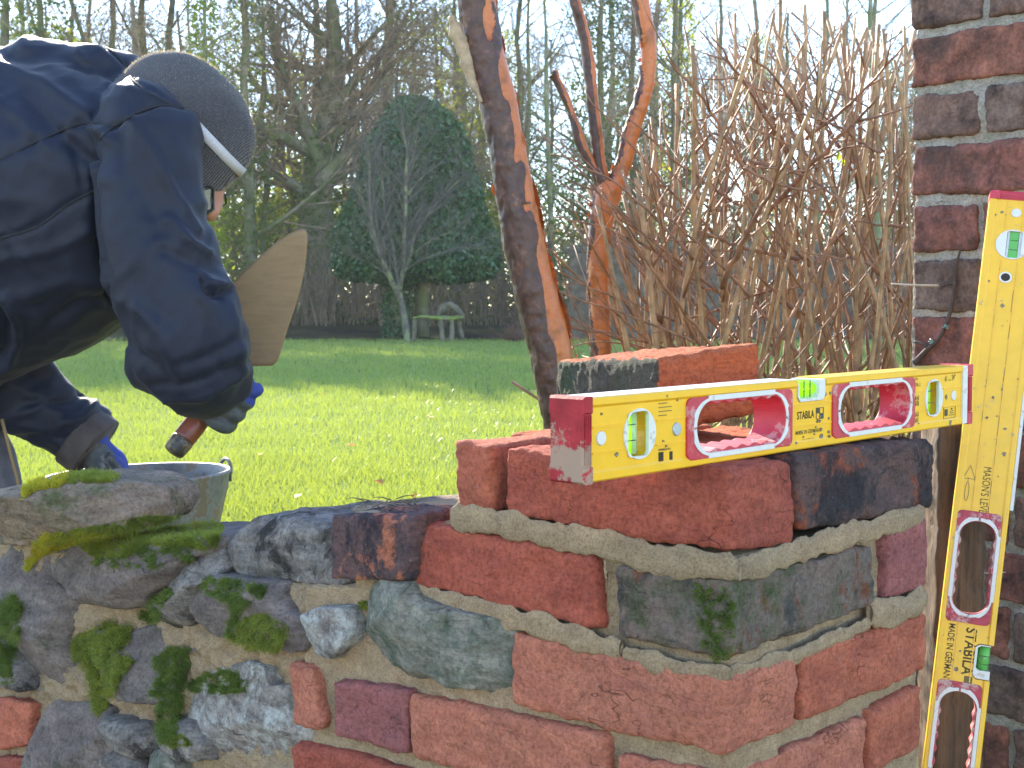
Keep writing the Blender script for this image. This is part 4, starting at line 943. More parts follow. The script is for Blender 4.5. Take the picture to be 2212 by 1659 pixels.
# far cuff
cf = MB(); c0_ = P(170, 938, 2.77); c1_ = P(208, 968, 2.77); ds = (c1_-c0_)
pts = [c0_+ds*t for t in (-.05, 0, .08, .9, 1.0, 1.02, .9)]; r_ = 73*2.77/FPX
vs, fs = tube(pts, [r_*k for k in (.9, 1.0, 1.03, 1.01, .98, .9, .84)], 40, cap=False); cf.add([v+(v-c0_).normalized()*.0015*noise.noise(v*40) for v in vs], fs); cf.build('cuff', plain('worn_brown_navy_cuff', (.075, .06, .058), .75, 0, .25, 30, .4), jo)
# beanie: ribbed dome with a pale band, its axis up and to the right
bc = P(396, 267, 2.46); ang = math.radians(43)
ax_ = V((math.cos(ang), .05, math.sin(ang))).normalized(); pe = V((-ax_.z, 0, ax_.x)).normalized(); dp = ax_.cross(pe)
def bpt(t, ph, k=1.0):      # t: -0.62 (brim) .. 1 (crown)
    s_ = math.sqrt(max(0, 1-abs(t)**2.3)) if t > 0 else (1-.16*t*t)
    kx = 1.0
    return bc+ax_*(t*.117)+pe*(s_*.139*k*math.cos(ph))+dp*(s_*.100*k*math.sin(ph))
ts = [-.85+1.85*i/70 for i in range(70)]+[.9999]; n = 150; vs = []; fs = []
for t in ts:
    for k in range(n):
        ph = 2*math.pi*k/n; p = bpt(t, ph); d = (p-bc).normalized(); vs.append(p+d*(.0035*fbm(p*14, 1, 2)+.0008*noise.noise(p*260)+(.002 if t < -.25 else 0)))
for i in range(len(ts)-1):
    for k in range(n): k2 = (k+1) % n; fs.append((i*n+k, i*n+k2, (i+1)*n+k2, (i+1)*n+k))
fs.append(tuple((len(ts)-1)*n+k for k in range(n)))
bm_, nt, bs, out = newmat('grey_knit'); co = coords(nt)
c = mixc(nt, rng(nt, noi(nt, co, 8, 5, .6), .35, .65), (.036, .034, .046), (.052, .048, .060)); c = mixc(nt, rng(nt, noi(nt, co, 520, 2, .5), .35, .65, 0, .5), c, (.16, .155, .17))
nt.links.new(c, bs.inputs['Base Color']); bs.inputs['Roughness'].default_value = .95; bs.inputs['Specular IOR Level'].default_value = .1; bs.inputs['Sheen Weight'].default_value = .25; bs.inputs['Sheen Roughness'].default_value = .4
wv = nd(nt, 'ShaderNodeTexWave', {'Vector': nd(nt, 'ShaderNodeMapping', {'Vector': co, 'Rotation': (0, -ang, 0)}).outputs[0], 'Scale': 95.0, 'Distortion': 1.2, 'Detail': 2.0}, bands_direction='X').outputs[1]
b = bump(nt, bs, wv, .9, .004); bump(nt, bs, noi(nt, co, 700, 2, .5), .5, .001, b)
be = build('beanie', vs, fs, bm_, per)
vs = []; fs = []; n = 120
for j, (t, k_) in enumerate(((.0, 1.0), (.004, 1.022), (.155, 1.022), (.16, 1.0))):
    for k in range(n): vs.append(bpt(t+.07, 2*math.pi*k/n, k_))
hid = [proj(vs[k])[0] < 384 for k in range(n)]
for j in range(3):
    for k in range(n):
        k2 = (k+1) % n
        if not (hid[k] or hid[k2]): fs.append((j*n+k, j*n+k2, (j+1)*n+k2, (j+1)*n+k))
build('beanie_band', vs, fs, plain('pale_knit_band', (.50, .49, .52), .95, 0, .1, 300, .5), be)
# short fuzz catching the light on the knit
fz = MB()
for k in range(5200):
    t = rnd(-.7, .98); ph = rnd(0, 6.283); p = bpt(t, ph, 1.0); d = (p-bc).normalized(); s_ = V((rnd(-1, 1), rnd(-1, 1), rnd(-1, 1)))*.0005
    fz.add([p-s_, p+s_, p+d*rnd(.002, .005)+s_*3], [(0, 1, 2)])
fz.build('wool_fuzz', leafy('wool_fuzz', (.2, .19, .2), (.28, .27, .26), .5, 3), be, False, kind='stuff')
# glasses
gl = MB(); gp = lambda u, v, y: P(u, v, y)
rim = [gp(452, 404, 2.41), gp(461, 408, 2.43), gp(461, 452, 2.43), gp(450, 461, 2.41), gp(438, 462, 2.38), gp(438, 410, 2.38), gp(452, 404, 2.41)]
vs, fs = tube(rim, [.0024]*7, 8, ry=[.004]*7); gl.add(vs, fs)
vs, fs = tube([gp(461, 425, 2.44), gp(472, 424, 2.47), gp(480, 428, 2.50)], [.0022]*3, 8); gl.add(vs, fs)
vs, fs = tube([gp(480, 428, 2.50), gp(487, 418, 2.52), gp(488, 440, 2.53), gp(478, 446, 2.51), gp(480, 428, 2.50)], [.0022]*5, 8); gl.add(vs, fs)
vs, fs = tube([gp(440, 412, 2.385), gp(425, 395, 2.38), gp(405, 370, 2.37)], [.002, .0022, .002], 8); gl.add(vs, fs)
go = gl.build('glasses', plain('black_acetate', (.012, .012, .014), .25), per)
build('lens', [gp(452, 406, 2.412), gp(459, 410, 2.428), gp(459, 452, 2.428), gp(450, 459, 2.412), gp(440, 460, 2.385), gp(440, 412, 2.385)], [(0, 1, 2, 3, 4, 5)], vialmat('lens_glass', (.05, .05, .05), .2), go, False)
# trousers and boots
tr = MB()
for a in (-1, 1): limb(tr, [(-420, 620, 2.62+a*.1, 165, 150), (-330, 800, 2.62+a*.1, 150, 140), (-160 if a > 0 else -330, 920, 2.64+a*.1, 140, 120), (-62 if a > 0 else -300, 1000, 2.66+a*.1, 96, 95), (-40 if a > 0 else -290, 1150, 2.66+a*.1, 88, 90), (-40 if a > 0 else -290, 1372, 2.66+a*.1, 80, 78)])
bo = MB()
for a in (-1, 1):
    b_x = P(-40 if a > 0 else -290, 1360, 2.66+a*.1); ell(bo, V((b_x.x+.05, b_x.y-.01, .045)), (.14, .055, .05)); ell(bo, V((b_x.x-.02, b_x.y, .09)), (.065, .06, .09))
vs, fs, _ = remesh(bo.v, bo.f, .009, 3); build('boots', vs, fs, plain('brown_work_boot', (.12, .075, .045), .6, 0, .2, 30, .3), per)
vs, fs, nn = remesh(tr.v, tr.f, .012, 4); vs = [p+q*(.007*fbm(p*9, 1, 3)) for p, q in zip(vs, nn)]
to = build('trousers', vs, fs, plain('grey_work_trousers', (.15, .14, .17), .8, 0, .2, 20, .4, dirt=(.3, .28, .26), da=.3), per)
mb = MB(); vs, fs = tube([P(4, 905, 2.60), P(14, 945, 2.60), P(24, 985, 2.60), P(36, 1030, 2.60), P(46, 1080, 2.6), P(70, 1200, 2.6)], [.0035]*6, 8); mb.add(vs, fs)
mb.build('side_trim', plain('yellow_brown_trim', (.55, .36, .05), .6, 0, .1, 8, 0, dirt=(.14, .08, .05), da=1.0, dsc=50), to)
# gloves
blue = plain('blue_glove_knit', (.035, .06, .30), .85, 0, .15, 200, .4); gd = plain('grey_glove_rubber', (.075, .085, .095), .6, 0, .25, 40, .5, dirt=(.2, .18, .16), da=.3)
def chain(mb, pts, rs): vs, fs = tube([V(p) for p in spline([tuple(p) for p in pts], 4)], [x[0] for x in spline([(r,) for r in rs], 4)], 12); mb.add(vs, fs); ell(mb, V(pts[-1]), (rs[-1],)*3, n=8)
g = MB(); hx = P(452, 890, 2.40); hy = P(502, 825, 2.42); hd_ = (hy-hx).normalized(); sd_ = V((hd_.z, 0, -hd_.x)).normalized(); bk = V((0, 1, 0))
ell(g, P(520, 852, 2.41), (.020, .034, .040), Matrix.Rotation(.45, 3, 'Y')); ell(g, P(505, 820, 2.42), (.026, .03, .03))
for i, (t, rr, ln) in enumerate(((.02, .0128, 1.0), (.40, .0135, 1.02), (.8, .0135, 1.0), (1.2, .012, .85))):
    b0 = hx.lerp(hy, t)
    chain(g, [b0+sd_*.043+bk*(.012), b0+sd_*.040-bk*.016-UP*.004, b0+sd_*.014-bk*.033*ln-UP*.006, b0-sd_*.012*ln-bk*.028, b0-sd_*.020*ln-bk*.010], [rr*1.1, rr*1.08, rr, rr*.95, rr*.85])
chain(g, [P(520, 870, 2.41), P(500, 905, 2.40), P(478, 913, 2.39), P(463, 906, 2.385)], [.013, .0125, .0105, .0085])
vs, fs, _ = remesh(g.v, g.f, .0035, 2)
fm = []
for f in fs:
    c_ = sum((vs[i] for i in f), V())/len(f); u, v = proj(c_); fm.append(1 if (u-505)*.62-(v-868)*.55 > 17+6*noise.noise(c_*60) else 0)
build('glove', vs, fs, None, per, mats=[gd, blue], fmat=fm, label='gloved hand gripping the trowel handle')
g = MB(); ell(g, P(216, 988, 2.78), (.038, .044, .058), Matrix.Rotation(-.8, 3, 'Y')); ell(g, P(196, 966, 2.775), (.042, .04, .042)); ell(g, P(240, 1015, 2.78), (.036, .042, .05))
for i in range(4):
    y0 = 2.745+i*.022; chain(g, [P(232, 985, y0), P(258, 1004, y0), P(268-abs(i-1.5)*4, 1030, y0+.004), P(262-abs(i-1.5)*3, 1062, y0+.004), P(250, 1082, y0)], [.0115, .011, .0105, .0098, .0085])
chain(g, [P(215, 995, 2.745), P(222, 1022, 2.725), P(236, 1045, 2.72)], [.0125, .0115, .009])
vs, fs, _ = remesh(g.v, g.f, .0035, 2); fm = []
for f in fs:
    c_ = sum((vs[i] for i in f), V())/len(f); u, v = proj(c_); fm.append(1 if segd(u, v, [(225, 950), (248, 962), (268, 998), (280, 1030), (282, 1060)]) < 10+5*noise.noise(c_*50) or v < 955 else 0)
build('glove', vs, fs, None, per, mats=[gd, blue], fmat=fm, label='gloved hand reaching into the tub')
#@@TROWEL
tw = thing('trowel', P(540, 780, 2.46), "bricklayer's trowel coated in dry tan mortar, held upright by the person, blade against the trees", 'trowel')
bl = [(655, 494), (661, 497), (664, 506), (663, 540), (659, 580), (648, 628), (636, 668), (620, 716), (604, 768), (598, 782), (588, 790), (560, 791), (540, 791), (512, 784), (494, 768), (484, 740), (480, 700), (478, 655), (492, 621), (528, 585), (566, 549), (600, 521), (625, 504), (645, 496)]
pts = [P(u, v, 2.47+(v-640)*.00012) for u, v in bl]; cen = sum(pts, V())/len(pts); n1 = len(pts); nrm = V((.05, -1, .1)).normalized()
vs = []; fs = []; K = 12
for side in (1, -1):
    vs.append(cen+nrm*side*.0011)
    for j in range(1, K+1):
        for p in pts: q = cen.lerp(p, j/K); q = q+nrm*(side*.0009+.0006*fbm(q*25, 1, 3)*(1 if j < K else .5)); vs.append(q)
H_ = 1+K*n1
for s_ in (0, 1):
    o_ = s_*H_
    for k in range(n1):
        k2 = (k+1) % n1; q = (o_, o_+1+k, o_+1+k2); fs.append(q if not s_ else q[::-1])
        for j in range(K-1): a = o_+1+j*n1; q = (a+k, a+n1+k, a+n1+k2, a+k2); fs.append(q if not s_ else q[::-1])
a = 1+(K-1)*n1
for k in range(n1): k2 = (k+1) % n1; fs.append((a+k, H_+a+k, H_+a+k2, a+k2))
tm, nt, bs, out = newmat('mortar_coated_steel'); co = coords(nt); c2_ = coords(nt, True, (9, 9, 40), (0, .3, 0))
c = mixc(nt, rng(nt, noi(nt, c2_, 2.2, 8, .7), .3, .7), (.20, .13, .068), (.27, .18, .095)); c = mixc(nt, rng(nt, noi(nt, co, 14, 9, .75), .6, .7, 0, .5), c, (.36, .28, .18)); c = mixc(nt, rng(nt, noi(nt, co, 30, 9, .8), .66, .72, 0, .7), c, (.14, .09, .06))
nt.links.new(c, bs.inputs['Base Color']); bs.inputs['Roughness'].default_value = .7; bump(nt, bs, noi(nt, c2_, 2.2, 9, .75), .5, .002)
build('blade', vs, fs, tm, tw)
e0 = P(374, 977, 2.36); e1 = P(496, 822, 2.43); hv = (e1-e0)
hw_ = plain('red_brown_wood_handle', (.22, .058, .032), .38, 0, .2, 40, .15, dirt=(.05, .03, .025), da=.4)
pts = [e0+hv*t for t in (.16, .2, .35, .5, .7, .85, 1.0)]; r0_ = 2.4/FPX
vs, fs = tube(pts, [x*r0_ for x in (23.5, 24.5, 25, 23.5, 21, 22, 16)], 28); ho = build('handle', vs, fs, hw_, tw)
pts = [e0+hv*t for t in (-.01, .0, .02, .15, .17)]; vs, fs = tube(pts, [x*r0_ for x in (17, 21, 23, 25.4, 25.2)], 28); build('handle_cap', vs, fs, plain('scuffed_dark_cap', (.045, .038, .032), .5, 0, .2, 50, .3, dirt=(.22, .16, .1), da=.5, dsc=40), ho)
sk = [e1-hv*.02, e1+hv*.10, e1+hv*.16+V((.012, .01, .004)), P(530, 770, 2.475), P(535, 740, 2.473)]
vs, fs = tube([V(p) for p in spline([tuple(p) for p in sk], 4)], [.0055]*17, 10); build('tang', vs, fs, plain('dull_steel', (.2, .18, .16), .4, .8), tw)
#@@MAPLE
bark_mats = [plain('dark_purple_bark', (.10, .042, .030), .5, 0, .3, 40, .5, dirt=(.17, .075, .045), da=.3, bsc=50, dsc=40), plain('orange_peeled_bark', (.64, .18, .035), .38, 0, .3, 26, .6, dirt=(.40, .11, .03), da=.4, bsc=60, dsc=26), plain('pale_bark_ridge', (.42, .30, .18), .6, 0, .2, 60, .4)]
flake_m = leafy('bark_flake', (.20, .045, .022), (.42, .11, .035), .10, 20, .4, .4)
def bark_stem(pl, Y, name, parent, seed, orange=0.0, n=44, k=14, lump=.0025, label=None, thr=None):
    sp = spline(pl, k); pts = []; rr = []
    for i, (u, v, r) in enumerate(sp): p = P(u, v, Y); pts.append(p); rr.append(r*Y/FPX)
    vs, fs = tube(pts, rr, n)
    sv_ = V((seed, 0, seed*2)); nv = []
    for i, q in enumerate(vs):
        c_ = pts[min(i//n, len(pts)-1)]; d = (q-c_).normalized(); t = (i//n)/len(pts)
        e = d.x+(.55*fbm(V((q.x*14, q.y*14, q.z*5))+sv_, 1, 4)+.5*noise.noise(V((q.x*40, q.y*40, q.z*14)))); th = (thr(t) if thr else orange)-.1
        nv.append(q+d*(lump*fbm(q*11+sv_, 1, 3)+.0012*fbm(q*60+sv_, 1, 3)+(.0030+.0022*fbm(V((q.x*50, q.y*50, q.z*25)), 1, 3) if e < th else 0)))
    fm = []; acc = []
    for f in fs:
        if len(f) != 4: fm.append(0); continue
        q = sum((vs[j] for j in f), V())/4; i = f[0]//n; c_ = pts[i]; d = (q-c_).normalized(); t = i/len(pts)
        e = d.x+(.55*fbm(V((q.x*14, q.y*14, q.z*5))+sv_, 1, 4)+.5*noise.noise(V((q.x*40, q.y*40, q.z*14))))
        th = thr(t) if thr else orange
        th -= .1
        fm.append(1 if e > th else 0)
    o = build(name, nv, fs, None, parent, mats=bark_mats, fmat=fm, label=label); return pts, rr
def flake(pts, rr, t0, a0, wl, wa, lift, seed):
    """a curl of bark standing off the stem: a0 angle (0 = picture right), wl rings long, wa radians wide"""
    vs = []; fs = []; nl = max(4, wl); na = 7; N = len(pts)
    for i in range(nl+1):
        j = min(max(t0+i, 1), N-2); t = pts[j+1]-pts[j-1]; a, b = frame(t); s_ = max(0, math.sin(math.pi*i/nl))**.5
        for k in range(na+1):
            q = k/na; jag = 1+.35*noise.noise(V((i*.7, k*.5, seed))); an = a0+wa*(q-.0)*s_*jag
            lf = rr[j]*1.03+.0015+lift*q**1.6*s_*(1+.4*noise.noise(V((i*.4, seed, 0)))); vs.append(pts[j]+(a*math.cos(an)-b*math.sin(an))*lf)
    for i in range(nl):
        for k in range(na): c_ = i*(na+1)+k; fs.append((c_, c_+1, c_+na+2, c_+na+1))
    return vs, fs
mp = thing('paperbark_maple', (P(1260, 1393, 2.6).x, 2.6, 0), 'leaning thick dark-barked trunk with peeling orange bark, left of the two maples', 'tree')
LT = [(1022, -60, 38), (1030, 0, 38), (1046, 100, 37), (1073, 200, 37), (1093, 300, 37), (1111, 400, 39), (1127, 500, 41), (1149, 600, 43), (1176, 700, 45), (1195, 780, 45), (1210, 860, 44), (1224, 950, 44), (1255, 1180, 46), (1270, 1400, 50)]
tp_, tr_ = bark_stem(LT, 2.6, 'trunk', mp, 3, n=120, k=36, thr=lambda t: .42+.20*max(0, 1-abs(t-.36)*6)-.14*(t > .42))
bark_stem([(985, -520, 26), (995, -380, 30), (1008, -200, 34), (1022, -52, 37)], 2.6, 'limb', mp, 3, n=48, k=20, thr=lambda t: .1)
fl = MB(); random.seed(21)
for (t0, a0, wl, wa, lift) in [(168, -1.15, 72, 1.1, .006), (184, -.25, 60, -.7, .008), (224, -.9, 52, .8, .006), (264, -.5, 44, .6, .006), (176, -2.9, 10, -.4, .008), (208, -2.8, 10, .5, .007), (260, -2.9, 12, .4, .008), (284, -2.7, 12, .4, .007), (304, .1, 26, -.6, .009), (40, -1.2, 24, .6, .006), (72, -.9, 18, -.5, .006), (60, -1.5, 32, .4, .006), (300, -1.4, 20, .8, .008), (224, -1.9, 20, .5, .008)]:
    vs, fs = flake(tp_, tr_, t0, a0, wl, wa, lift, t0*.37); fl.add(vs, fs)
for k in range(130):
    vs, fs = flake(tp_, tr_, random.randint(30, 380), rnd(-2.6, .2), random.randint(6, 16), rnd(-.35, .35), rnd(.0015, .004), k*1.7); fl.add(vs, fs)
fl.build('peeling_bark', flake_m, mp, kind='stuff')
st = MB(); sp = spline([(975, 35, 4, .3), (986, 70, 15, 0), (1002, 110, 15, 0), (1014, 155, 12, 0), (1028, 190, 8, 0), (1040, 222, 3, 0)], 6)
vs, fs = tube([P(a, b, 2.58) for a, b, c_, d in sp], [c_*2.58/FPX for a, b, c_, d in sp], 12, ry=[.006]*len(sp), wob=.004); st.add(vs, fs)
st.build('bark_strip', bark_mats[2], mp)
mp2 = thing('paperbark_maple', (P(1300, 1300, 3.1).x, 3.1, 0), 'slender orange-barked maple that forks into bare pruned limbs, right of the thick leaning trunk', 'tree')
a_, b_ = bark_stem([(1302, 1350, 26), (1300, 1100, 25), (1300, 900, 23), (1300, 785, 22), (1298, 700, 22), (1293, 600, 22), (1296, 520, 23), (1304, 460, 26), (1314, 420, 28), (1322, 395, 24)], 3.1, 'trunk', mp2, 5, orange=-.6, n=64, k=26)
a2, b2 = bark_stem([(1316, 425, 22), (1334, 388, 19), (1350, 345, 17), (1364, 290, 17), (1382, 235, 16), (1396, 185, 16), (1401, 150, 17), (1401, 110, 16), (1396, 65, 17), (1388, 20, 17), (1380, -40, 16)], 3.1, 'limb', mp2, 6, orange=-.5, n=48, k=24)
bark_stem([(1381, -30, 15.5), (1378, -180, 14), (1398, -330, 12), (1390, -500, 10)], 3.1, 'limb', mp2, 9, orange=-.5, n=30, k=20)
bark_stem([(1237, -22, 8.8), (1220, -160, 8), (1226, -320, 7), (1205, -450, 6)], 3.1, 'limb', mp2, 11, orange=.25, n=24, k=20)
bark_stem([(1312, 410, 17), (1300, 370, 13), (1293, 320, 12), (1286, 260, 12), (1279, 200, 11), (1274, 140, 11), (1262, 70, 11), (1248, 20, 10), (1236, -30, 9)], 3.1, 'limb', mp2, 7, orange=.25, n=32, k=22)
bark_stem([(1305, 405, 13), (1285, 365, 11), (1262, 325, 10), (1245, 275, 9), (1231, 230, 8), (1215, 195, 8), (1203, 172, 8), (1197, 160, 12), (1193, 156, 7)], 3.1, 'limb', mp2, 8, orange=.35, n=28, k=22)
fl = MB()
for k in range(26):
    vs, fs = flake(a_, b_, random.randint(95, 210), rnd(-2.8, .6), random.randint(5, 12), rnd(-.6, .6), rnd(.003, .008), k*2.7); fl.add(vs, fs)
for k in range(20):
    vs, fs = flake(a2, b2, random.randint(10, 200), rnd(-2.8, .6), random.randint(4, 10), rnd(-.6, .6), rnd(.002, .006), k*3.1); fl.add(vs, fs)
fl.build('peeling_bark', flake_m, mp2, kind='stuff')
#@@SHRUB
def wander(p, d, l, n, curve, jit):
    pts = [p]; 
    for i in range(n): d = (d+curve/n+V((rnd(-1, 1), rnd(-1, 1), rnd(-1, 1)))*jit).normalized(); pts.append(pts[-1]+d*l/n)
    return pts, d
random.seed(11)
sh = thing('bare_shrub', (P(1700, 1200, 3.2).x, 3.15, 0), 'dense leafless shrub of tan pruned stems between the maple and the old pillar', 'shrub')
tan1 = plain('tan_shrub_stem', (.46, .27, .13), .6, 0, .3, 25, .4, dirt=(.22, .13, .09), da=.3, dsc=18)
tan2 = plain('reddish_twig', (.36, .165, .09), .55, 0, .3, 25, .3)
pale_c = plain('pale_cut_wood', (.6, .5, .36), .7)
sa = MB(); tw_ = MB()
bxc = P(1705, 1200, 3.15).x
def topv(u):      # outline of the shrub in the picture
    return [(1330, 430), (1400, 330), (1450, 190), (1500, 110), (1560, 95), (1640, 80), (1750, 62), (1850, 95), (1920, 110), (1990, 140), (2060, 160)]
def tv(u):
    T = topv(0)
    if u <= T[0][0]: return T[0][1]
    for (a, b), (c_, d) in zip(T, T[1:]):
        if a <= u <= c_: return b+(d-b)*(u-a)/(c_-a)
    return T[-1][1]
def shoot(p, d, l, r, lvl):
    lim = rnd(-25, 25) if random.random() < .5 else rnd(0, 170)
    nseg = max(3, int(l/.07)); pts, d2 = wander(p, d, l, nseg, V((0, 0, .16)) if lvl else V((rnd(-.35, .35), rnd(-.1, .1), .08)), .06 if lvl else .056)
    # stop at the pruned outline
    keep = []
    for q in pts:
        u, v = proj(q); keep.append(q)
        if v < tv(u)+lim or u < 1150: break
    if len(keep) < 2: return
    n = len(keep); rr = [r*(1-.45*i/nseg) for i in range(n)]
    vs, fs = tube(keep, rr, 7 if r > .003 else 5, wob=r*.35, seed=p.x*9); (sa if lvl == 0 else tw_).add(vs, fs)
    if lvl < 2:
        for i in range(2, n-1):
            if random.random() < (.14 if lvl == 0 else .09) and keep[i].z > .25:
                t = (keep[i+1]-keep[i]).normalized(); a, b = frame(t); an = rnd(0, 6.283); sd2 = (a*math.cos(an)+b*math.sin(an))
                for s2 in ((1, -1) if random.random() < .5 else (1,)):
                    shoot(keep[i], (t*rnd(.5, 1.0)+sd2*s2*rnd(.5, .9)).normalized(), l*rnd(.22, .48), rr[i]*rnd(.40, .62), lvl+1)
for k in range(96):
    bx = bxc+rnd(-.30, .33)+random.gauss(0, .03); by = 3.15+random.gauss(0, .14)
    ux = min(max(proj(V((bx, by, .3)))[0]+random.gauss(0, 230), 1330), 2060); tip = P(ux, 70+rnd(0, 60), by+rnd(-.2, .2)); base = V((bx+ (tip.x-bx)*.35, by, -.02)); d = (tip-base)
    d = (d.normalized()+V((0, 0, .12))).normalized()
    shoot(base, d, 1.62*rnd(.8, 1.1), rnd(.0040, .0088), 0)
# long whippy side shoots reaching left over the maple, and arching ones across
for (u0, v0, u1, v1, r) in [(1560, 640, 1160, 275, 3), (1500, 560, 1190, 330, 3), (1520, 620, 1200, 470, 3), (1480, 700, 1140, 560, 2.5), (1500, 740, 1130, 610, 2.5), (1470, 760, 1150, 650, 2.5), (1480, 790, 1150, 695, 2.5), (1450, 800, 1215, 750, 2.5), (1560, 520, 1270, 205, 3), (1600, 450, 1340, 240, 3), (1620, 640, 1350, 380, 3), (1640, 420, 1440, 125, 4), (1700, 330, 1540, 80, 4), (1780, 360, 1600, 95, 4), (1560, 770, 1300, 420, 4), (1540, 800, 1330, 470, 5), (1500, 820, 1350, 600, 5), (1900, 330, 1640, 250, 3), (1750, 560, 1500, 495, 4.5), (1960, 660, 1800, 560, 4), (1740, 300, 1960, 90, 4), (1640, 480, 1900, 210, 6), (1560, 620, 1700, 350, 6)]:
    y0 = rnd(2.85, 3.1); y1 = y0-rnd(.05, .3); a = P(u0, v0, y0); b = P(u1, v1, y1); m_ = a.lerp(b, .5)+UP*rnd(-.03, .045)+V((rnd(-.02, .02), 0, 0))
    pts = [V(q) for q in spline([tuple(a), tuple(m_), tuple(b)], 7)]; pts = [q+V((rnd(-1, 1), rnd(-1, 1), rnd(-1, 1)))*.004 for q in pts]; n = len(pts); r_ = r*3/FPX
    vs, fs = tube(pts, [r_*(1.15-.75*i/n) for i in range(n)], 6); tw_.add(vs, fs)
    for i in range(3, n-2, 2):
        if random.random() < .6:
            t = (pts[i+1]-pts[i]).normalized(); c_, d_ = frame(t); an = rnd(0, 6.28); q, _ = wander(pts[i], (t+(c_*math.cos(an)+d_*math.sin(an))*.8).normalized(), rnd(.06, .2), 4, V((0, 0, .2)), .06)
            vs, fs = tube(q, [r_*.55, r_*.5, r_*.4, r_*.3, r_*.25], 5); tw_.add(vs, fs)
for k in range(34):
    u0, v0 = rnd(1480, 1960), rnd(260, 760); an = rnd(-.5, .9) if random.random() < .5 else math.pi-rnd(-.5, .9); l = rnd(90, 320); y0 = rnd(2.8, 3.4)
    u1, v1 = u0+math.cos(an)*l, v0-math.sin(an)*l
    if u1 < 1330 or u1 > 1985 or v1 < tv(u1): continue
    a = P(u0, v0, y0); b = P(u1, v1, y0-rnd(-.1, .2)); m_ = a.lerp(b, .5)+V((rnd(-.03, .03), 0, rnd(-.04, .04))); pts = [V(q)+V((rnd(-1, 1), rnd(-1, 1), rnd(-1, 1)))*.003 for q in spline([tuple(a), tuple(m_), tuple(b)], 6)]; n = len(pts); r_ = rnd(.0018, .0038)
    vs, fs = tube(pts, [r_*(1.1-.7*i/n) for i in range(n)], 6); tw_.add(vs, fs)
sa.build('stems', tan1, sh); tw_.build('twigs', tan2, sh)
lfm = leafy('yellow_green_leaf', (.22, .30, .03), (.32, .38, .04), .45, 10)
mb = MB()
for (u, v, y, s_) in ((1180+0, 2000, 3, 0), (1812, 338, 3.0, 9), (1822, 350, 3.02, 7), (1434, 355, 3.0, 6), (1446, 366, 3.0, 5)):
    if not s_: continue
    c_ = P(u, v, y); r_ = s_*y/FPX; vs = [c_+V((x*r_, dd*r_*.3, z*r_)) for x, dd, z in ((0, 0, -1.2), (.6, .4, -.4), (.55, .5, .4), (0, 0, 1.2), (-.55, .5, .4), (-.6, .4, -.4))]; mb.add(vs, [(0, 1, 2, 3), (0, 3, 4, 5)])
mb.build('leaf', lfm, sh, kind='stuff')
#@@GRASS
random.seed(5)
gm = MB(); gv = []; gf = []; gc = []
def wy(x): return lawn_near(max(min(x, .6), -1.6))
NG = 330000
for k in range(NG):
    Y = 2.3*(34/2.3)**(random.random()**1.05)
    x = Y*rnd(-.42, .42) if Y > 3 else Y*rnd(-.45, .2)
    if Y < wy(x)+.05: continue
    s_ = max(1.0, Y/7.5)
    hgt = rnd(.022, .05)*min(s_, 1.5); w = rnd(.0011, .0024)*min(s_*1.2, 5.0)
    clump = noise.noise(V((x*2.2, Y*2.2, 0))); hgt *= 1+.5*clump
    a = rnd(0, 6.283); dx, dy = math.cos(a)*w, math.sin(a)*w; z = ground_soft(x, Y)-.002; lx, ly = rnd(-.7, .7)*hgt, rnd(-.7, .7)*hgt
    i = len(gv); gv += [(x-dx, Y-dy, z), (x+dx, Y+dy, z), (x+dx*.6+lx*.35, Y+dy*.6+ly*.35, z+hgt*.6), (x-dx*.6+lx*.35, Y-dy*.6+ly*.35, z+hgt*.6), (x+lx, Y+ly, z+hgt)]; gf += [(i, i+1, i+2, i+3), (i+3, i+2, i+4)]
grass_m, nt, bs, out = newmat('lawn_grass'); co = coords(nt, False)
c = mixc(nt, rng(nt, noi(nt, co, .8, 5, .7), .35, .65), (.17, .25, .07), (.24, .31, .07)); c = mixc(nt, rng(nt, noi(nt, co, 40, 3, .7), .4, .62, 0, .8), c, (.30, .34, .11)); c = mixc(nt, rng(nt, noi(nt, co, 90, 2, .7), .62, .7, 0, .5), c, (.42, .36, .16))
nt.links.new(c, bs.inputs['Base Color']); bs.inputs['Roughness'].default_value = .38; bs.inputs['Specular IOR Level'].default_value = .4
tl = nd(nt, 'ShaderNodeBsdfTranslucent', {'Color': mixc(nt, .6, c, (.52, .60, .03))}); mx = nd(nt, 'ShaderNodeMixShader', {0: .36, 1: bs.outputs[0], 2: tl.outputs[0]}); nt.links.new(mx.outputs[0], out.inputs[0])
go = build('grass', gv, gf, grass_m, None, smooth=False, kind='stuff'); go['label'] = 'short lawn grass, sunlit near the wall and shaded towards the trees'; go['category'] = 'grass'
mb = MB()
for (u, v, y) in ((270, 1015, 6), (640, 1070, 4.8), (820, 1040, 5.1), (218, 742, 20), (205, 890, 8), (560, 980, 6), (930, 900, 8), (900, 1070, 5), (440, 930, 7), (700, 850, 10), (760, 960, 6.4), (130, 920, 7.4)):
    r = ray(u, v); p = CAMP+r*((.03-CAMZ)/r.z); s_ = rnd(.012, .022); a = rnd(0, 6.28); M_ = Matrix.Rotation(a, 3, 'Z') @ Matrix.Rotation(rnd(-.5, .5), 3, 'X')
    vs = [p+M_ @ V((math.cos(t)*s_*(1+.3*math.cos(3*t)), math.sin(t)*s_, .004*math.cos(2*t))) for t in [6.283*j/10 for j in range(10)]]; mb.add(vs, [tuple(range(10))])
fl_ = mb.build('fallen_leaves', leafy('fallen_leaf', (.25, .09, .03), (.35, .16, .05), .3), None, False, kind='stuff'); fl_['label'] = 'a few brown leaves fallen on the lawn'; fl_['category'] = 'leaves'
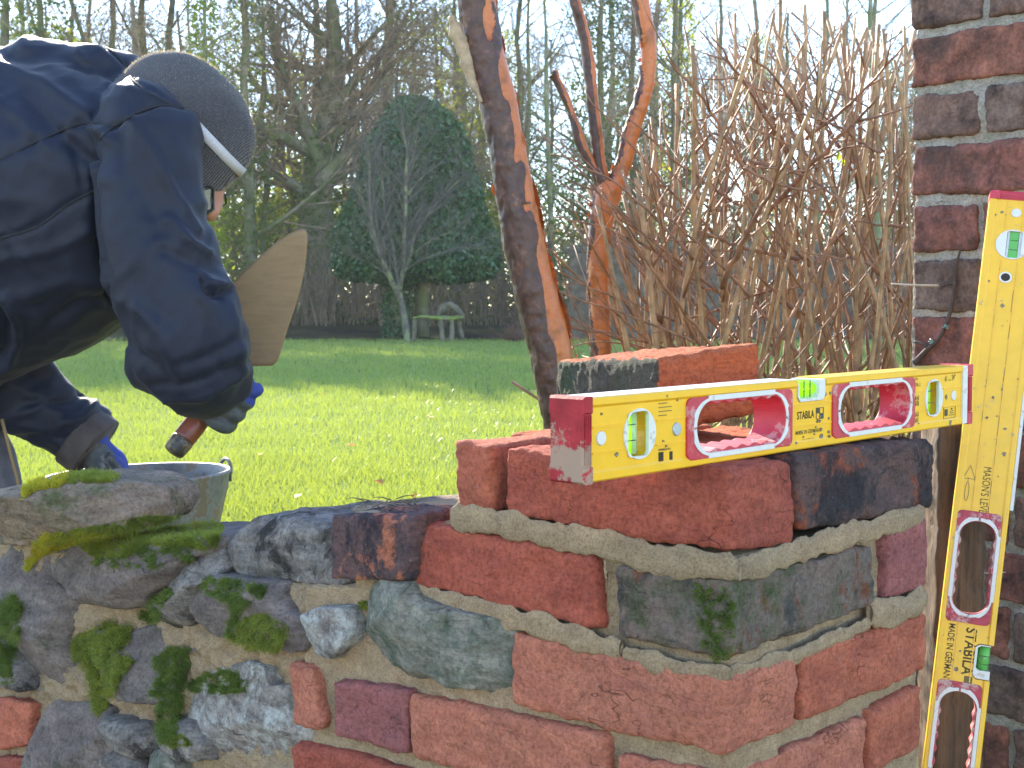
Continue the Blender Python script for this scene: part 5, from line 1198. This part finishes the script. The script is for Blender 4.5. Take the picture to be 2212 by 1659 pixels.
#@@TREES
bark1 = plain('grey_green_bark', (.27, .25, .17), .85, 0, .35, 3, .6, dirt=(.12, .15, .05), da=.5, dsc=2, bsc=20)
bark2 = plain('brown_twig_bark', (.36, .27, .18), .8, 0, .3, 3, 0)
bark3 = plain('pale_grey_bark', (.15, .135, .105), .8, 0, .3, 8, .4, dirt=(.2, .22, .1), da=.4, dsc=4, bsc=30)
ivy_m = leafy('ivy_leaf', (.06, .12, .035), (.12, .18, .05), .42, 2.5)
ivy_b = leafy('painted_sunlit_ivy_leaf', (.14, .22, .03), (.24, .31, .04), .5, 2.0)  # brighter copy of the ivy leaf, sunlight put into its colour
holly_m = leafy('holly_leaf', (.03, .085, .03), (.065, .13, .045), .12, 3.0, .35, .5)
def branches(tb, cb, p, d, l, r, lvl, mx, up=.25, spread=.75, nb=5, minr=.0045):
    ns = 6 if lvl < 2 else 4; pts, d2 = wander(p, d, l, ns, V((0, 0, up)), .10 if lvl < 2 else .14)
    rr = [r*(1-.72*i/ns) for i in range(ns+1)]
    vs, fs = tube(pts, rr, 7 if lvl == 0 else (5 if lvl == 1 else 3), cap=False); (tb if lvl < 2 else cb).add(vs, fs)
    if lvl >= mx: return
    n = nb if lvl < 2 else nb-1
    for j in range(n):
        t = .25+.75*(j+rnd(0, .9))/n; i = min(int(t*ns), ns-1); q = pts[i].lerp(pts[i+1], t*ns-i); td = (pts[i+1]-pts[i]).normalized(); a, b = frame(td); an = rnd(0, 6.283)
        nd_ = (td*rnd(.5, .9)+(a*math.cos(an)+b*math.sin(an))*spread).normalized()
        branches(tb, cb, q, nd_, l*rnd(.42, .65), max(rr[i]*rnd(.4, .6), minr), lvl+1, mx, up, spread, nb, minr)
def leafcards(mb, pos, s_, n_, spread=1.0):
    for _ in range(n_):
        c_ = pos+V((rnd(-1, 1), rnd(-1, 1), rnd(-1, 1)))*spread; a = V((rnd(-1, 1), rnd(-1, 1), rnd(-1, 1))).normalized(); b = a.cross(V((rnd(-1, 1), rnd(-1, 1), rnd(-1, 1)))).normalized(); q = s_*rnd(.6, 1.3)
        mb.add([c_-a*q, c_-b*q*.6, c_+a*q, c_+b*q*.6], [(0, 1, 2, 3)])
def ivy(mb, pts, rr, z0, z1, thick, cnt, size):
    seg = [(a, b, r) for a, b, r in zip(pts, pts[1:], rr) if b.z > z0 and a.z < z1]
    if not seg: return
    for k in range(cnt):
        a, b, r = random.choice(seg); q = a.lerp(b, random.random()); an = rnd(0, 6.283); cl = noise.noise(q*1.1+V((an*.6, 0, 0))); R_ = r+thick*(.35+.65*random.random())*(1+1.1*cl)
        if cl < -.28: continue
        leafcards(mb, q+V((math.cos(an)*R_, math.sin(an)*R_, rnd(-.2, .2))), size, 2, .07)
def make_tree(name, base, h, r, lean, seed, label, ivyamt=0, ivytop=.7, nl=7, mx=3, bm=bark1, cat='tree', group=None, iv=None, up=.25, spread=.75, first=.25, ivt=.35, path=None, leafs=.055, minr=.006, lenk=.42):
    random.seed(seed); t = thing(name, base, label, cat, group); tb = MB(); cb = MB()
    if path: pts = [V(p[:3]) for p in spline([tuple(q) for q in path], 4)]; rr = [p[3] for p in spline([tuple(q) for q in path], 4)]
    else:
        n = 14; pts = [base+V((lean*h*(i/n)+.12*r*8*noise.noise(V((i*.35, seed, 0))), .3*noise.noise(V((seed, i*.4, 0))), h*i/n)) for i in range(n+1)]; rr = [r*(1.12 if i == 0 else 1)*(1-.78*i/n) for i in range(n+1)]
    vs, fs = tube(pts, rr, 12, cap=False, wob=r*.18); tb.add(vs, fs); N = len(pts)
    for j in range(nl):
        f = first+(1-first)*(j+rnd(0, .8))/nl; i = min(int(f*(N-1)), N-2); q = pts[i]; an = rnd(0, 6.283)
        d = V((math.cos(an), math.sin(an)*.8, rnd(.25, .9))).normalized(); branches(tb, cb, q, d, h*rnd(.6, 1.0)*lenk*(1.15-f*.6), max(rr[i]*rnd(.35, .55), .02), 1, mx, up, spread, 5, minr)
    tb.build('trunk', bm, t); 
    if cb.v: cb.build('crown', bark2 if bm is bark1 else bm, t, kind='stuff')
    if ivyamt:
        im = MB(); ivy(im, pts, rr, 0, base.z+h*ivytop, ivt, ivyamt, leafs); im.build('ivy', iv or ivy_m, t, False, kind='stuff')
    return t, pts, rr
def G(u, Y): return V(((u-1106)/FPX*Y, Y, 0))
px = lambda r, Y: r*Y/FPX
# the big spreading tree behind the topiary
Y = 36; o_ = [(u, v, r) for u, v, r in ((700, 745, 46), (690, 640, 37), (678, 520, 35), (680, 420, 36), (694, 340, 33), (708, 260, 27), (716, 180, 22), (722, 90, 17), (716, 0, 13), (725, -140, 9))]
pth = [tuple(P(u, v, Y))+(px(r, Y),) for u, v, r in o_]
bt, pts, rr = make_tree('spreading_tree', G(697, Y), 11, .5, 0, 31, 'big grey-barked tree with wide twiggy limbs, left of the clipped holly', 1500, .5, nl=17, mx=4, path=pth, first=.36, up=.05, spread=.8, ivt=.25, lenk=.46, leafs=.06)
lb = MB(); cb_ = MB()
for limb_ in ([(690, 345, 18), (660, 270, 14), (628, 200, 11), (598, 120, 9), (585, 20, 7)], [(684, 400, 16), (735, 345, 13), (790, 300, 10), (850, 262, 8), (905, 190, 5)], [(678, 430, 13), (630, 395, 10), (580, 375, 8), (520, 390, 6), (470, 430, 4)], [(712, 240, 13), (770, 170, 10), (820, 120, 8), (880, 40, 6)], [(690, 330, 12), (620, 300, 9), (560, 280, 7), (500, 300, 5)], [(705, 300, 12), (760, 260, 9), (800, 200, 7), (850, 160, 5)]):
    q = spline(limb_, 4); p_ = [P(u, v, Y-.4-rnd(0, 2)*0) for u, v, r in q]; vs, fs = tube(p_, [px(r, Y) for u, v, r in q], 6, cap=False, wob=.05); lb.add(vs, fs)
    for i in range(2, len(p_)-1, 1):
        for _ in range(2):
            d = ((p_[i+1]-p_[i]).normalized()*.6+V((rnd(-1, 1), rnd(-1, 1), rnd(-.6, 1)))*.8).normalized(); branches(lb, cb_, p_[i], d, rnd(1.0, 2.4), px(q[i][2], Y)*.45, 2, 4, .05, .8, 5, .007)
lb.build('limbs', bark1, bt); cb_.build('twigs', bark2, bt, kind='stuff')
# ivy-clad and bare trunks of the wood, each described by what it looks like
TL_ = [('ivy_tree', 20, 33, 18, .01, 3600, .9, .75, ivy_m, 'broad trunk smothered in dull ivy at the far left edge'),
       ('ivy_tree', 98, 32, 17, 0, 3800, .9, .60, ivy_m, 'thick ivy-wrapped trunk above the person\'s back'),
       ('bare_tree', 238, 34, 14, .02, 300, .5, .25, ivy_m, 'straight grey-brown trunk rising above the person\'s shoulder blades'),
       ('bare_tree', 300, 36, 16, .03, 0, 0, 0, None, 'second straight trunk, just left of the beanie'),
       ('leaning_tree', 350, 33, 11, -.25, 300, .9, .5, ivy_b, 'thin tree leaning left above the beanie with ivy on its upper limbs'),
       ('ivy_tree', 452, 30, 9, .0, 2200, .95, .33, ivy_b, 'slim trunk in bright yellow-green ivy with sunlight painted into its leaves'),
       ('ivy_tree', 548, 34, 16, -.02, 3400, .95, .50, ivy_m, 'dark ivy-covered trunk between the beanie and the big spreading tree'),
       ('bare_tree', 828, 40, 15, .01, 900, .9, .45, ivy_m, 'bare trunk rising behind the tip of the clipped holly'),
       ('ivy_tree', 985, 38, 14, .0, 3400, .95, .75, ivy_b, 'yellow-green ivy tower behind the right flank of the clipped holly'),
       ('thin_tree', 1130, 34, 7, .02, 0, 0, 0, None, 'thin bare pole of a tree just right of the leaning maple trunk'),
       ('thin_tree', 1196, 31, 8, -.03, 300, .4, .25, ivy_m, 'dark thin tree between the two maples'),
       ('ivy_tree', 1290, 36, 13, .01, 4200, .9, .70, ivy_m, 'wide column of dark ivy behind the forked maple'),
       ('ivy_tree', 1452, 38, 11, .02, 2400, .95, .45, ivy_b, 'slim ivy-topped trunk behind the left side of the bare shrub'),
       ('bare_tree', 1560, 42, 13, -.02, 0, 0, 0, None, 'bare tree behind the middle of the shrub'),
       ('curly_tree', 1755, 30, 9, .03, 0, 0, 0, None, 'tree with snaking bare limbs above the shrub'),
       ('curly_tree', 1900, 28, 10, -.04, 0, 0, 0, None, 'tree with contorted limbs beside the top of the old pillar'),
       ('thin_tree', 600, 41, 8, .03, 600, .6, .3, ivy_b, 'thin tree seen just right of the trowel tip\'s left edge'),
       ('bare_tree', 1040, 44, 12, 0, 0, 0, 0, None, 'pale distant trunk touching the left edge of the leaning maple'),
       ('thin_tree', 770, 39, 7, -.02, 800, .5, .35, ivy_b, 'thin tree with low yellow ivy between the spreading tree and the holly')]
for i, (nm, u, Y, r, ln, ia, it, ivt_, iv_, lab) in enumerate(TL_):
    cur = nm == 'curly_tree'
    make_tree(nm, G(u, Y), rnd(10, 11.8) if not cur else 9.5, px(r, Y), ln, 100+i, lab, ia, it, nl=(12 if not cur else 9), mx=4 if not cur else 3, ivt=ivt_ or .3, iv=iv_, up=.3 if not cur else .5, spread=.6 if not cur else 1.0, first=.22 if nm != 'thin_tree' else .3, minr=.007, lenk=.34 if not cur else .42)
random.seed(55)
def crown_cap(t, c_, z0, z1, rad, cnt):  # unseen leaf mass added above the frame to shade the far lawn
    mb = MB()
    for k in range(cnt):
        a = rnd(0, 6.283); q = rad*math.sqrt(random.random()); p = c_+V((q*math.cos(a), q*math.sin(a), rnd(z0, z1)))
        if noise.noise(p*.9) > -.08: leafcards(mb, p, .12, 6, .3)
    return mb.build('shade_crown', ivy_m, t, False, kind='stuff')
caps = [o for o in bpy.data.objects if o.name.split('.')[0] in ('ivy_tree', 'bare_tree', 'leaning_tree', 'thin_tree') and not o.parent]
cap0 = crown_cap(caps[0], WLOC[caps[0]], 9.1, 10.6, 2.1, 620)
for t in caps[1:]:
    c_ = cap0.copy(); COL.objects.link(c_); c_.parent = t; c_.rotation_euler = (0, 0, rnd(0, 6.28)); c_.location = cap0.location+V((0, 0, (WLOC[t].y-33)*.245+rnd(0, .5)))
src = [o for o in bpy.data.objects if o.name.startswith('ivy_tree') and not o.parent]
WL = [(160, 41), (400, 43), (640, 46), (900, 45), (1080, 44), (1370, 43), (1640, 44), (1950, 42), (-80, 41), (-300, 38), (-600, 40), (2250, 42)]
for i, (u, Yk) in enumerate(WL):
    s_ = src[i % len(src)]; t = s_.copy(); COL.objects.link(t); t.location = G(u, Yk); t.rotation_euler = (0, 0, rnd(0, 6.28)); t['label'] = 'ivy-clad tree in the second rank of the wood behind the lawn'; t['group'] = 'ivy-clad trees in the second rank of the wood'
    q = rnd(.85, 1.1); t.scale = (q, q, q*.9)
    for ch in s_.children:
        if not ch.name.startswith('shade_crown'): c_ = ch.copy(); COL.objects.link(c_); c_.parent = t
# leafless trees further back: three kinds, copied
random.seed(77); fars = []
FL = ['far bare tree in the wood, grey with distance', 'far slender bare tree in the wood', 'far bushy bare tree in the wood']
protos = []
for j in range(3):
    t, _, _ = make_tree('distant_tree', G(-400+j*700, 50), 13+j, .16+.05*j, 0, 300+j, FL[j], 900 if j == 2 else 0, .6, nl=(16, 18, 16)[j], mx=4, up=(.3, .12, .2)[j], spread=(.6, 1.0, .8)[j], first=.10, minr=.011, group='leafless trees far back in the wood', lenk=(.30, .42, .36)[j], ivt=.8)
    protos.append(t)
for k in range(66):
    s_ = protos[k % 3]; t = s_.copy(); COL.objects.link(t); Yk = rnd(44, 95) if k < 46 else rnd(36, 43); t.location = G(-900+k*88+rnd(-40, 40), Yk) if k < 46 else G(-150+(k-46)*125+rnd(-45, 45), Yk); t.rotation_euler = (0, 0, rnd(0, 6.28)); q = rnd(.85, 1.25) if k < 46 else rnd(.6, .85); t.scale = (q, q, q)
    for ch in s_.children: c_ = ch.copy(); COL.objects.link(c_); c_.parent = t
# scrub and saplings along the back of the bed, hedge on the right
random.seed(9)
sc_ = MB(); sl = MB()
for k in range(4600):
    Y = rnd(33.5, 41); u = rnd(-200, 2300); b = G(u, Y)+UP*.2; l = rnd(.5, 2.6)*(1 if u < 1100 else .8); d = V((rnd(-.35, .35), rnd(-.2, .2), 1)).normalized(); pts, _ = wander(b, d, l, 5, V((0, 0, 0)), .09); r = rnd(.006, .016)
    vs, fs = tube(pts, [r*(1-.12*i) for i in range(6)], 3, cap=False); sc_.add(vs, fs)
    for j in range(3):
        i = random.randint(2, 4); q, _ = wander(pts[i], V((rnd(-1, 1), rnd(-.5, .5), rnd(.1, 1))).normalized(), l*rnd(.2, .5), 3, V((0, 0, .1)), .12); vs, fs = tube(q, [r*.5, r*.4, r*.3, r*.2], 3, cap=False); sc_.add(vs, fs)
s1 = sc_.build('undergrowth', bark2, None, kind='stuff'); s1['label'] = 'brown leafless scrub along the foot of the wood'; s1['category'] = 'undergrowth'
for k in range(900):
    u = rnd(-100, 2300); Y = rnd(33.5, 38); z = rnd(0, 1) ** 2*(1.3 if noise.noise(V((u*.006, 0, 0))) > 0 else .4); leafcards(sl, V((G(u, Y).x, Y, z)), .05, 9, .22)
s1 = sl.build('ground_cover', ivy_m, None, smooth=False, kind='stuff'); s1['label'] = 'low evergreen ground cover at the foot of the wood'; s1['category'] = 'plants'
sl = MB()
for k in range(2600):
    u = rnd(380, 1060); Y = rnd(37, 44); zc = 3.2+1.8*noise.noise(V((u*.01, 1, 0))); leafcards(sl, V((G(u, Y).x, Y, zc+rnd(-1.6, 1.8)*rnd(0, 1))), .075, 7, .4)
s1 = sl.build('evergreen_scrub', ivy_b, None, smooth=False, kind='stuff'); s1['label'] = 'evergreen scrub painted sunlit yellow-green deep in the wood behind the holly'; s1['category'] = 'undergrowth'
random.seed(19); dm = MB()
for k in range(7000):
    u = rnd(-200, 2400); Y = rnd(44, 60); b = G(u, Y)+UP*(.3+rnd(0, 1)**1.6*3.6); leafcards(dm, b, .14, 4, .5)
s1 = dm.build('distant_scrub', leafy('brown_scrub_leaf', (.17, .13, .07), (.16, .17, .07), .35, 1.5), None, smooth=False, kind='stuff'); s1['label'] = 'brown-green thicket far back between the tree trunks'; s1['category'] = 'undergrowth'
hg = MB(); hm = plain('hedge_twig', (.26, .21, .16), .85, 0, .3, 6)
x0, x1 = G(1225, 29).x, G(2040, 29).x
vs, fs = boxv((x0+.1, 29.3, 0), (x1, 30.6, 1.9)); hg.add(vs, fs)
for k in range(17000):
    x = rnd(x0, x1); f = random.random(); y = 29.25 if f < .7 else rnd(29.2, 30.5); z = rnd(0, 2.0+.15*noise.noise(V((x, 0, 2)))) if f < .7 else 1.95; d = V((rnd(-.6, .6), rnd(-.5, 0), rnd(.2, 1))).normalized(); q = V((x, y, z)); l = rnd(.08, .3); w = V((d.z, 0, -d.x))*.008
    hg.add([q-w, q+w, q+d*l], [(0, 1, 2)])
ho_ = hg.build('clipped_hedge', hm, None, False); tag(ho_, 'low grey-brown clipped hedge at the back of the lawn behind the shrub', 'hedge')
#@@TOPIARY
random.seed(3); HY = 29.0; hc = G(893, HY); ht = thing('holly_topiary', hc, 'dark green holly clipped into a tall mushroom shape behind the bench', 'tree')
k_ = HY/FPX
prof = [(215, 8, 892), (228, 34, 898), (250, 58, 903), (280, 82, 905), (320, 104, 905), (360, 116, 905), (400, 134, 903), (450, 152, 900), (500, 168, 898), (540, 182, 897), (575, 186, 898), (592, 172, 897), (602, 140, 895), (606, 60, 893)]
hv = []; hf = []; n = 48
for (v, r, uc) in prof:
    z = P(900, v, HY).z
    for k in range(n):
        a = 6.2832*k/n; R_ = r*k_*.90; p = V((G(uc, HY).x+R_*math.cos(a), HY+R_*math.sin(a), z)); R2 = 1+.12*noise.noise(p*1.3); hv.append(V((G(uc, HY).x+R_*R2*math.cos(a), HY+R_*R2*math.sin(a), z+(.09*noise.noise(p*1.7) if v > 590 else 0))))
for i in range(len(prof)-1):
    for k in range(n): k2 = (k+1) % n; hf.append((i*n+k, i*n+k2, (i+1)*n+k2, (i+1)*n+k))
hl = MB(); hl.add(hv, hf)
for k in range(30000):
    f = random.choice(hf[:-n*0 or None]); w = [random.random() for _ in range(2)]; a = hv[f[0]].lerp(hv[f[1]], w[0]); b = hv[f[3]].lerp(hv[f[2]], w[0]); q = a.lerp(b, w[1])
    if q.y > HY+.6: continue
    nrm = (q-V((hc.x, HY, q.z))).normalized()*(.04+.16*random.random())+V((0, 0, rnd(-.05, .05))); leafcards(hl, q+nrm, .065, 1, .03)
hl.build('crown', holly_m, ht, False)
tb = MB(); vs, fs = tube([G(862, HY), V((G(862, HY).x-.03, HY, .8)), V((G(868, HY).x, HY, 1.9))], [.2, .17, .16], 12, wob=.04); tb.add(vs, fs)
vs, fs = tube([G(908, HY)+V((0, .5, 0)), V((G(908, HY).x, HY+.5, 2))], [.17, .15], 12, wob=.04); tb.add(vs, fs); tb.build('trunk', bark1, ht)
im = MB(); ivy(im, [G(862, HY)+UP*z for z in (0, .5, 1, 1.5, 2)], [.2]*5, 0, 2.2, .14, 1500, .045); im.build('ivy', holly_m, ht, False, kind='stuff')
# small bare tree in front of it
random.seed(14); SY = 26.5; stt = thing('small_bare_tree', G(880, SY), 'small pale-barked leafless tree fanning out in front of the clipped holly', 'tree'); tb = MB(); cb = MB()
for limb_ in ([(880, 742, 13), (876, 700, 12), (868, 655, 11), (862, 630, 9)], [(866, 650, 9), (845, 605, 8), (825, 560, 8), (806, 500, 7), (800, 440, 6), (798, 380, 5), (798, 330, 3)], [(824, 555, 5), (805, 510, 4), (790, 450, 4), (775, 400, 3), (768, 350, 2)], [(862, 640, 7), (858, 590, 6), (848, 530, 5), (835, 470, 5), (828, 410, 4), (820, 350, 3), (815, 300, 2)], [(862, 635, 8), (872, 570, 7), (874, 500, 6), (876, 440, 6), (876, 390, 6), (880, 330, 4), (872, 290, 3), (866, 250, 2)], [(877, 400, 5), (892, 340, 4), (900, 290, 3), (912, 250, 2)], [(868, 600, 5), (884, 560, 5), (900, 500, 4), (920, 470, 4), (955, 440, 3), (990, 400, 2)], [(902, 500, 4), (925, 460, 3), (960, 420, 2), (1000, 380, 1.5)], [(870, 590, 4), (895, 570, 3), (940, 550, 3), (1000, 535, 2), (1045, 540, 1.5)], [(880, 420, 4), (915, 380, 3), (955, 350, 2)], [(880, 560, 3), (930, 520, 2.5), (980, 500, 2)], [(845, 600, 3), (800, 570, 2.5), (760, 555, 1.5)]):
    q = spline(limb_, 3); yo = rnd(-.7, .5) if limb_[0][1] < 660 else 0; p_ = [P(u, v, SY+yo*min(1, i/6)) for i, (u, v, r) in enumerate(q)]; vs, fs = tube(p_, [px(r*.62, SY) for u, v, r in q], 7, cap=False, wob=.02); tb.add(vs, fs)
    if limb_[0][1] > 700: continue
    for i in range(3, len(p_)):
        for _ in range(2):
            a = p_[i]-p_[i-1]; d = (a.normalized()*.8+V((rnd(-1, 1), rnd(-.8, .8), rnd(-.2, .9)))*.7).normalized(); branches(tb, cb, p_[i], d, rnd(.4, 1.0), max(px(q[i][2], SY)*.4, .008), 2, 4, .15, .7, 4, .0045)
tb.build('trunk', bark3, stt); cb.build('crown', plain('grey_lichen_twig', (.125, .11, .09), .8), stt, kind='stuff')
#@@BENCH
bn = thing('rustic_bench', G(950, 27.3), 'rustic log bench with mossy plank seat under the clipped holly', 'bench'); BY = 27.3
logm = plain('grey_driftwood', (.20, .175, .12), .85, 0, .3, 5, .5, bsc=40); msm = plain('mossy_plank', (.24, .30, .06), .9, 0, .3, 8, .5, dirt=(.2, .18, .13), da=.4, dsc=5)
def bl_(pl, nm, m, ry=.09, y=BY):
    q = spline(pl, 4); vs, fs = tube([P(a, b, y) for a, b, c_ in q], [px(c_, y) for a, b, c_ in q], 10, ry=[ry]*len(q), wob=.02); return build(nm, vs, fs, m, bn)
bl_([(893, 687, 3), (915, 684, 4), (940, 687, 5), (970, 688, 6), (1003, 686, 5)], 'seat', msm, .2)
bl_([(946, 684, 4), (955, 668, 8), (968, 658, 7), (982, 664, 7), (1000, 682, 6)], 'backrest', logm, .05, BY+.18)
for u0, u1, y in ((897, 893, BY-.1), (953, 956, BY-.12), (976, 976, BY-.12), (990, 999, BY+.1)): bl_([(u0, 688, 5), ((u0+u1)/2, 712, 5), (u1, 738, 5.5)], 'leg', logm, .05, y)
random.seed(8); mb = MB(); c_ = G(1112, 27)
for k in range(120):
    q, _ = wander(c_+V((rnd(-.12, .12), rnd(-.1, .1), 0)), V((rnd(-1, 1), rnd(-1, 1), rnd(.3, 1.1))).normalized(), rnd(.25, .6), 4, V((0, 0, .05)), .12); vs, fs = tube(q, [.006, .006, .005, .004, .003], 3); mb.add(vs, fs)
tag(mb.build('low_bush', plain('brown_bush_twig', (.22, .11, .08), .8), None), 'small reddish twiggy bush at the lawn edge beside the leaning maple', 'bush')


#@@HAZE
hzv, hzf = boxv((-170, -9, -1.6), (170, 125, 24)); hzm = bpy.data.materials.new('pale_air'); hzm.use_nodes = True; nt = hzm.node_tree
nt.nodes.remove(nt.nodes['Principled BSDF']); pv = nd(nt, 'ShaderNodeVolumePrincipled', {'Color': (.92, .95, 1, 1), 'Density': .0007, 'Anisotropy': .3}); nt.links.new(pv.outputs[0], nt.nodes['Material Output'].inputs['Volume'])
build('haze', [V(q) for q in hzv], hzf, hzm, None, False, kind='stuff')
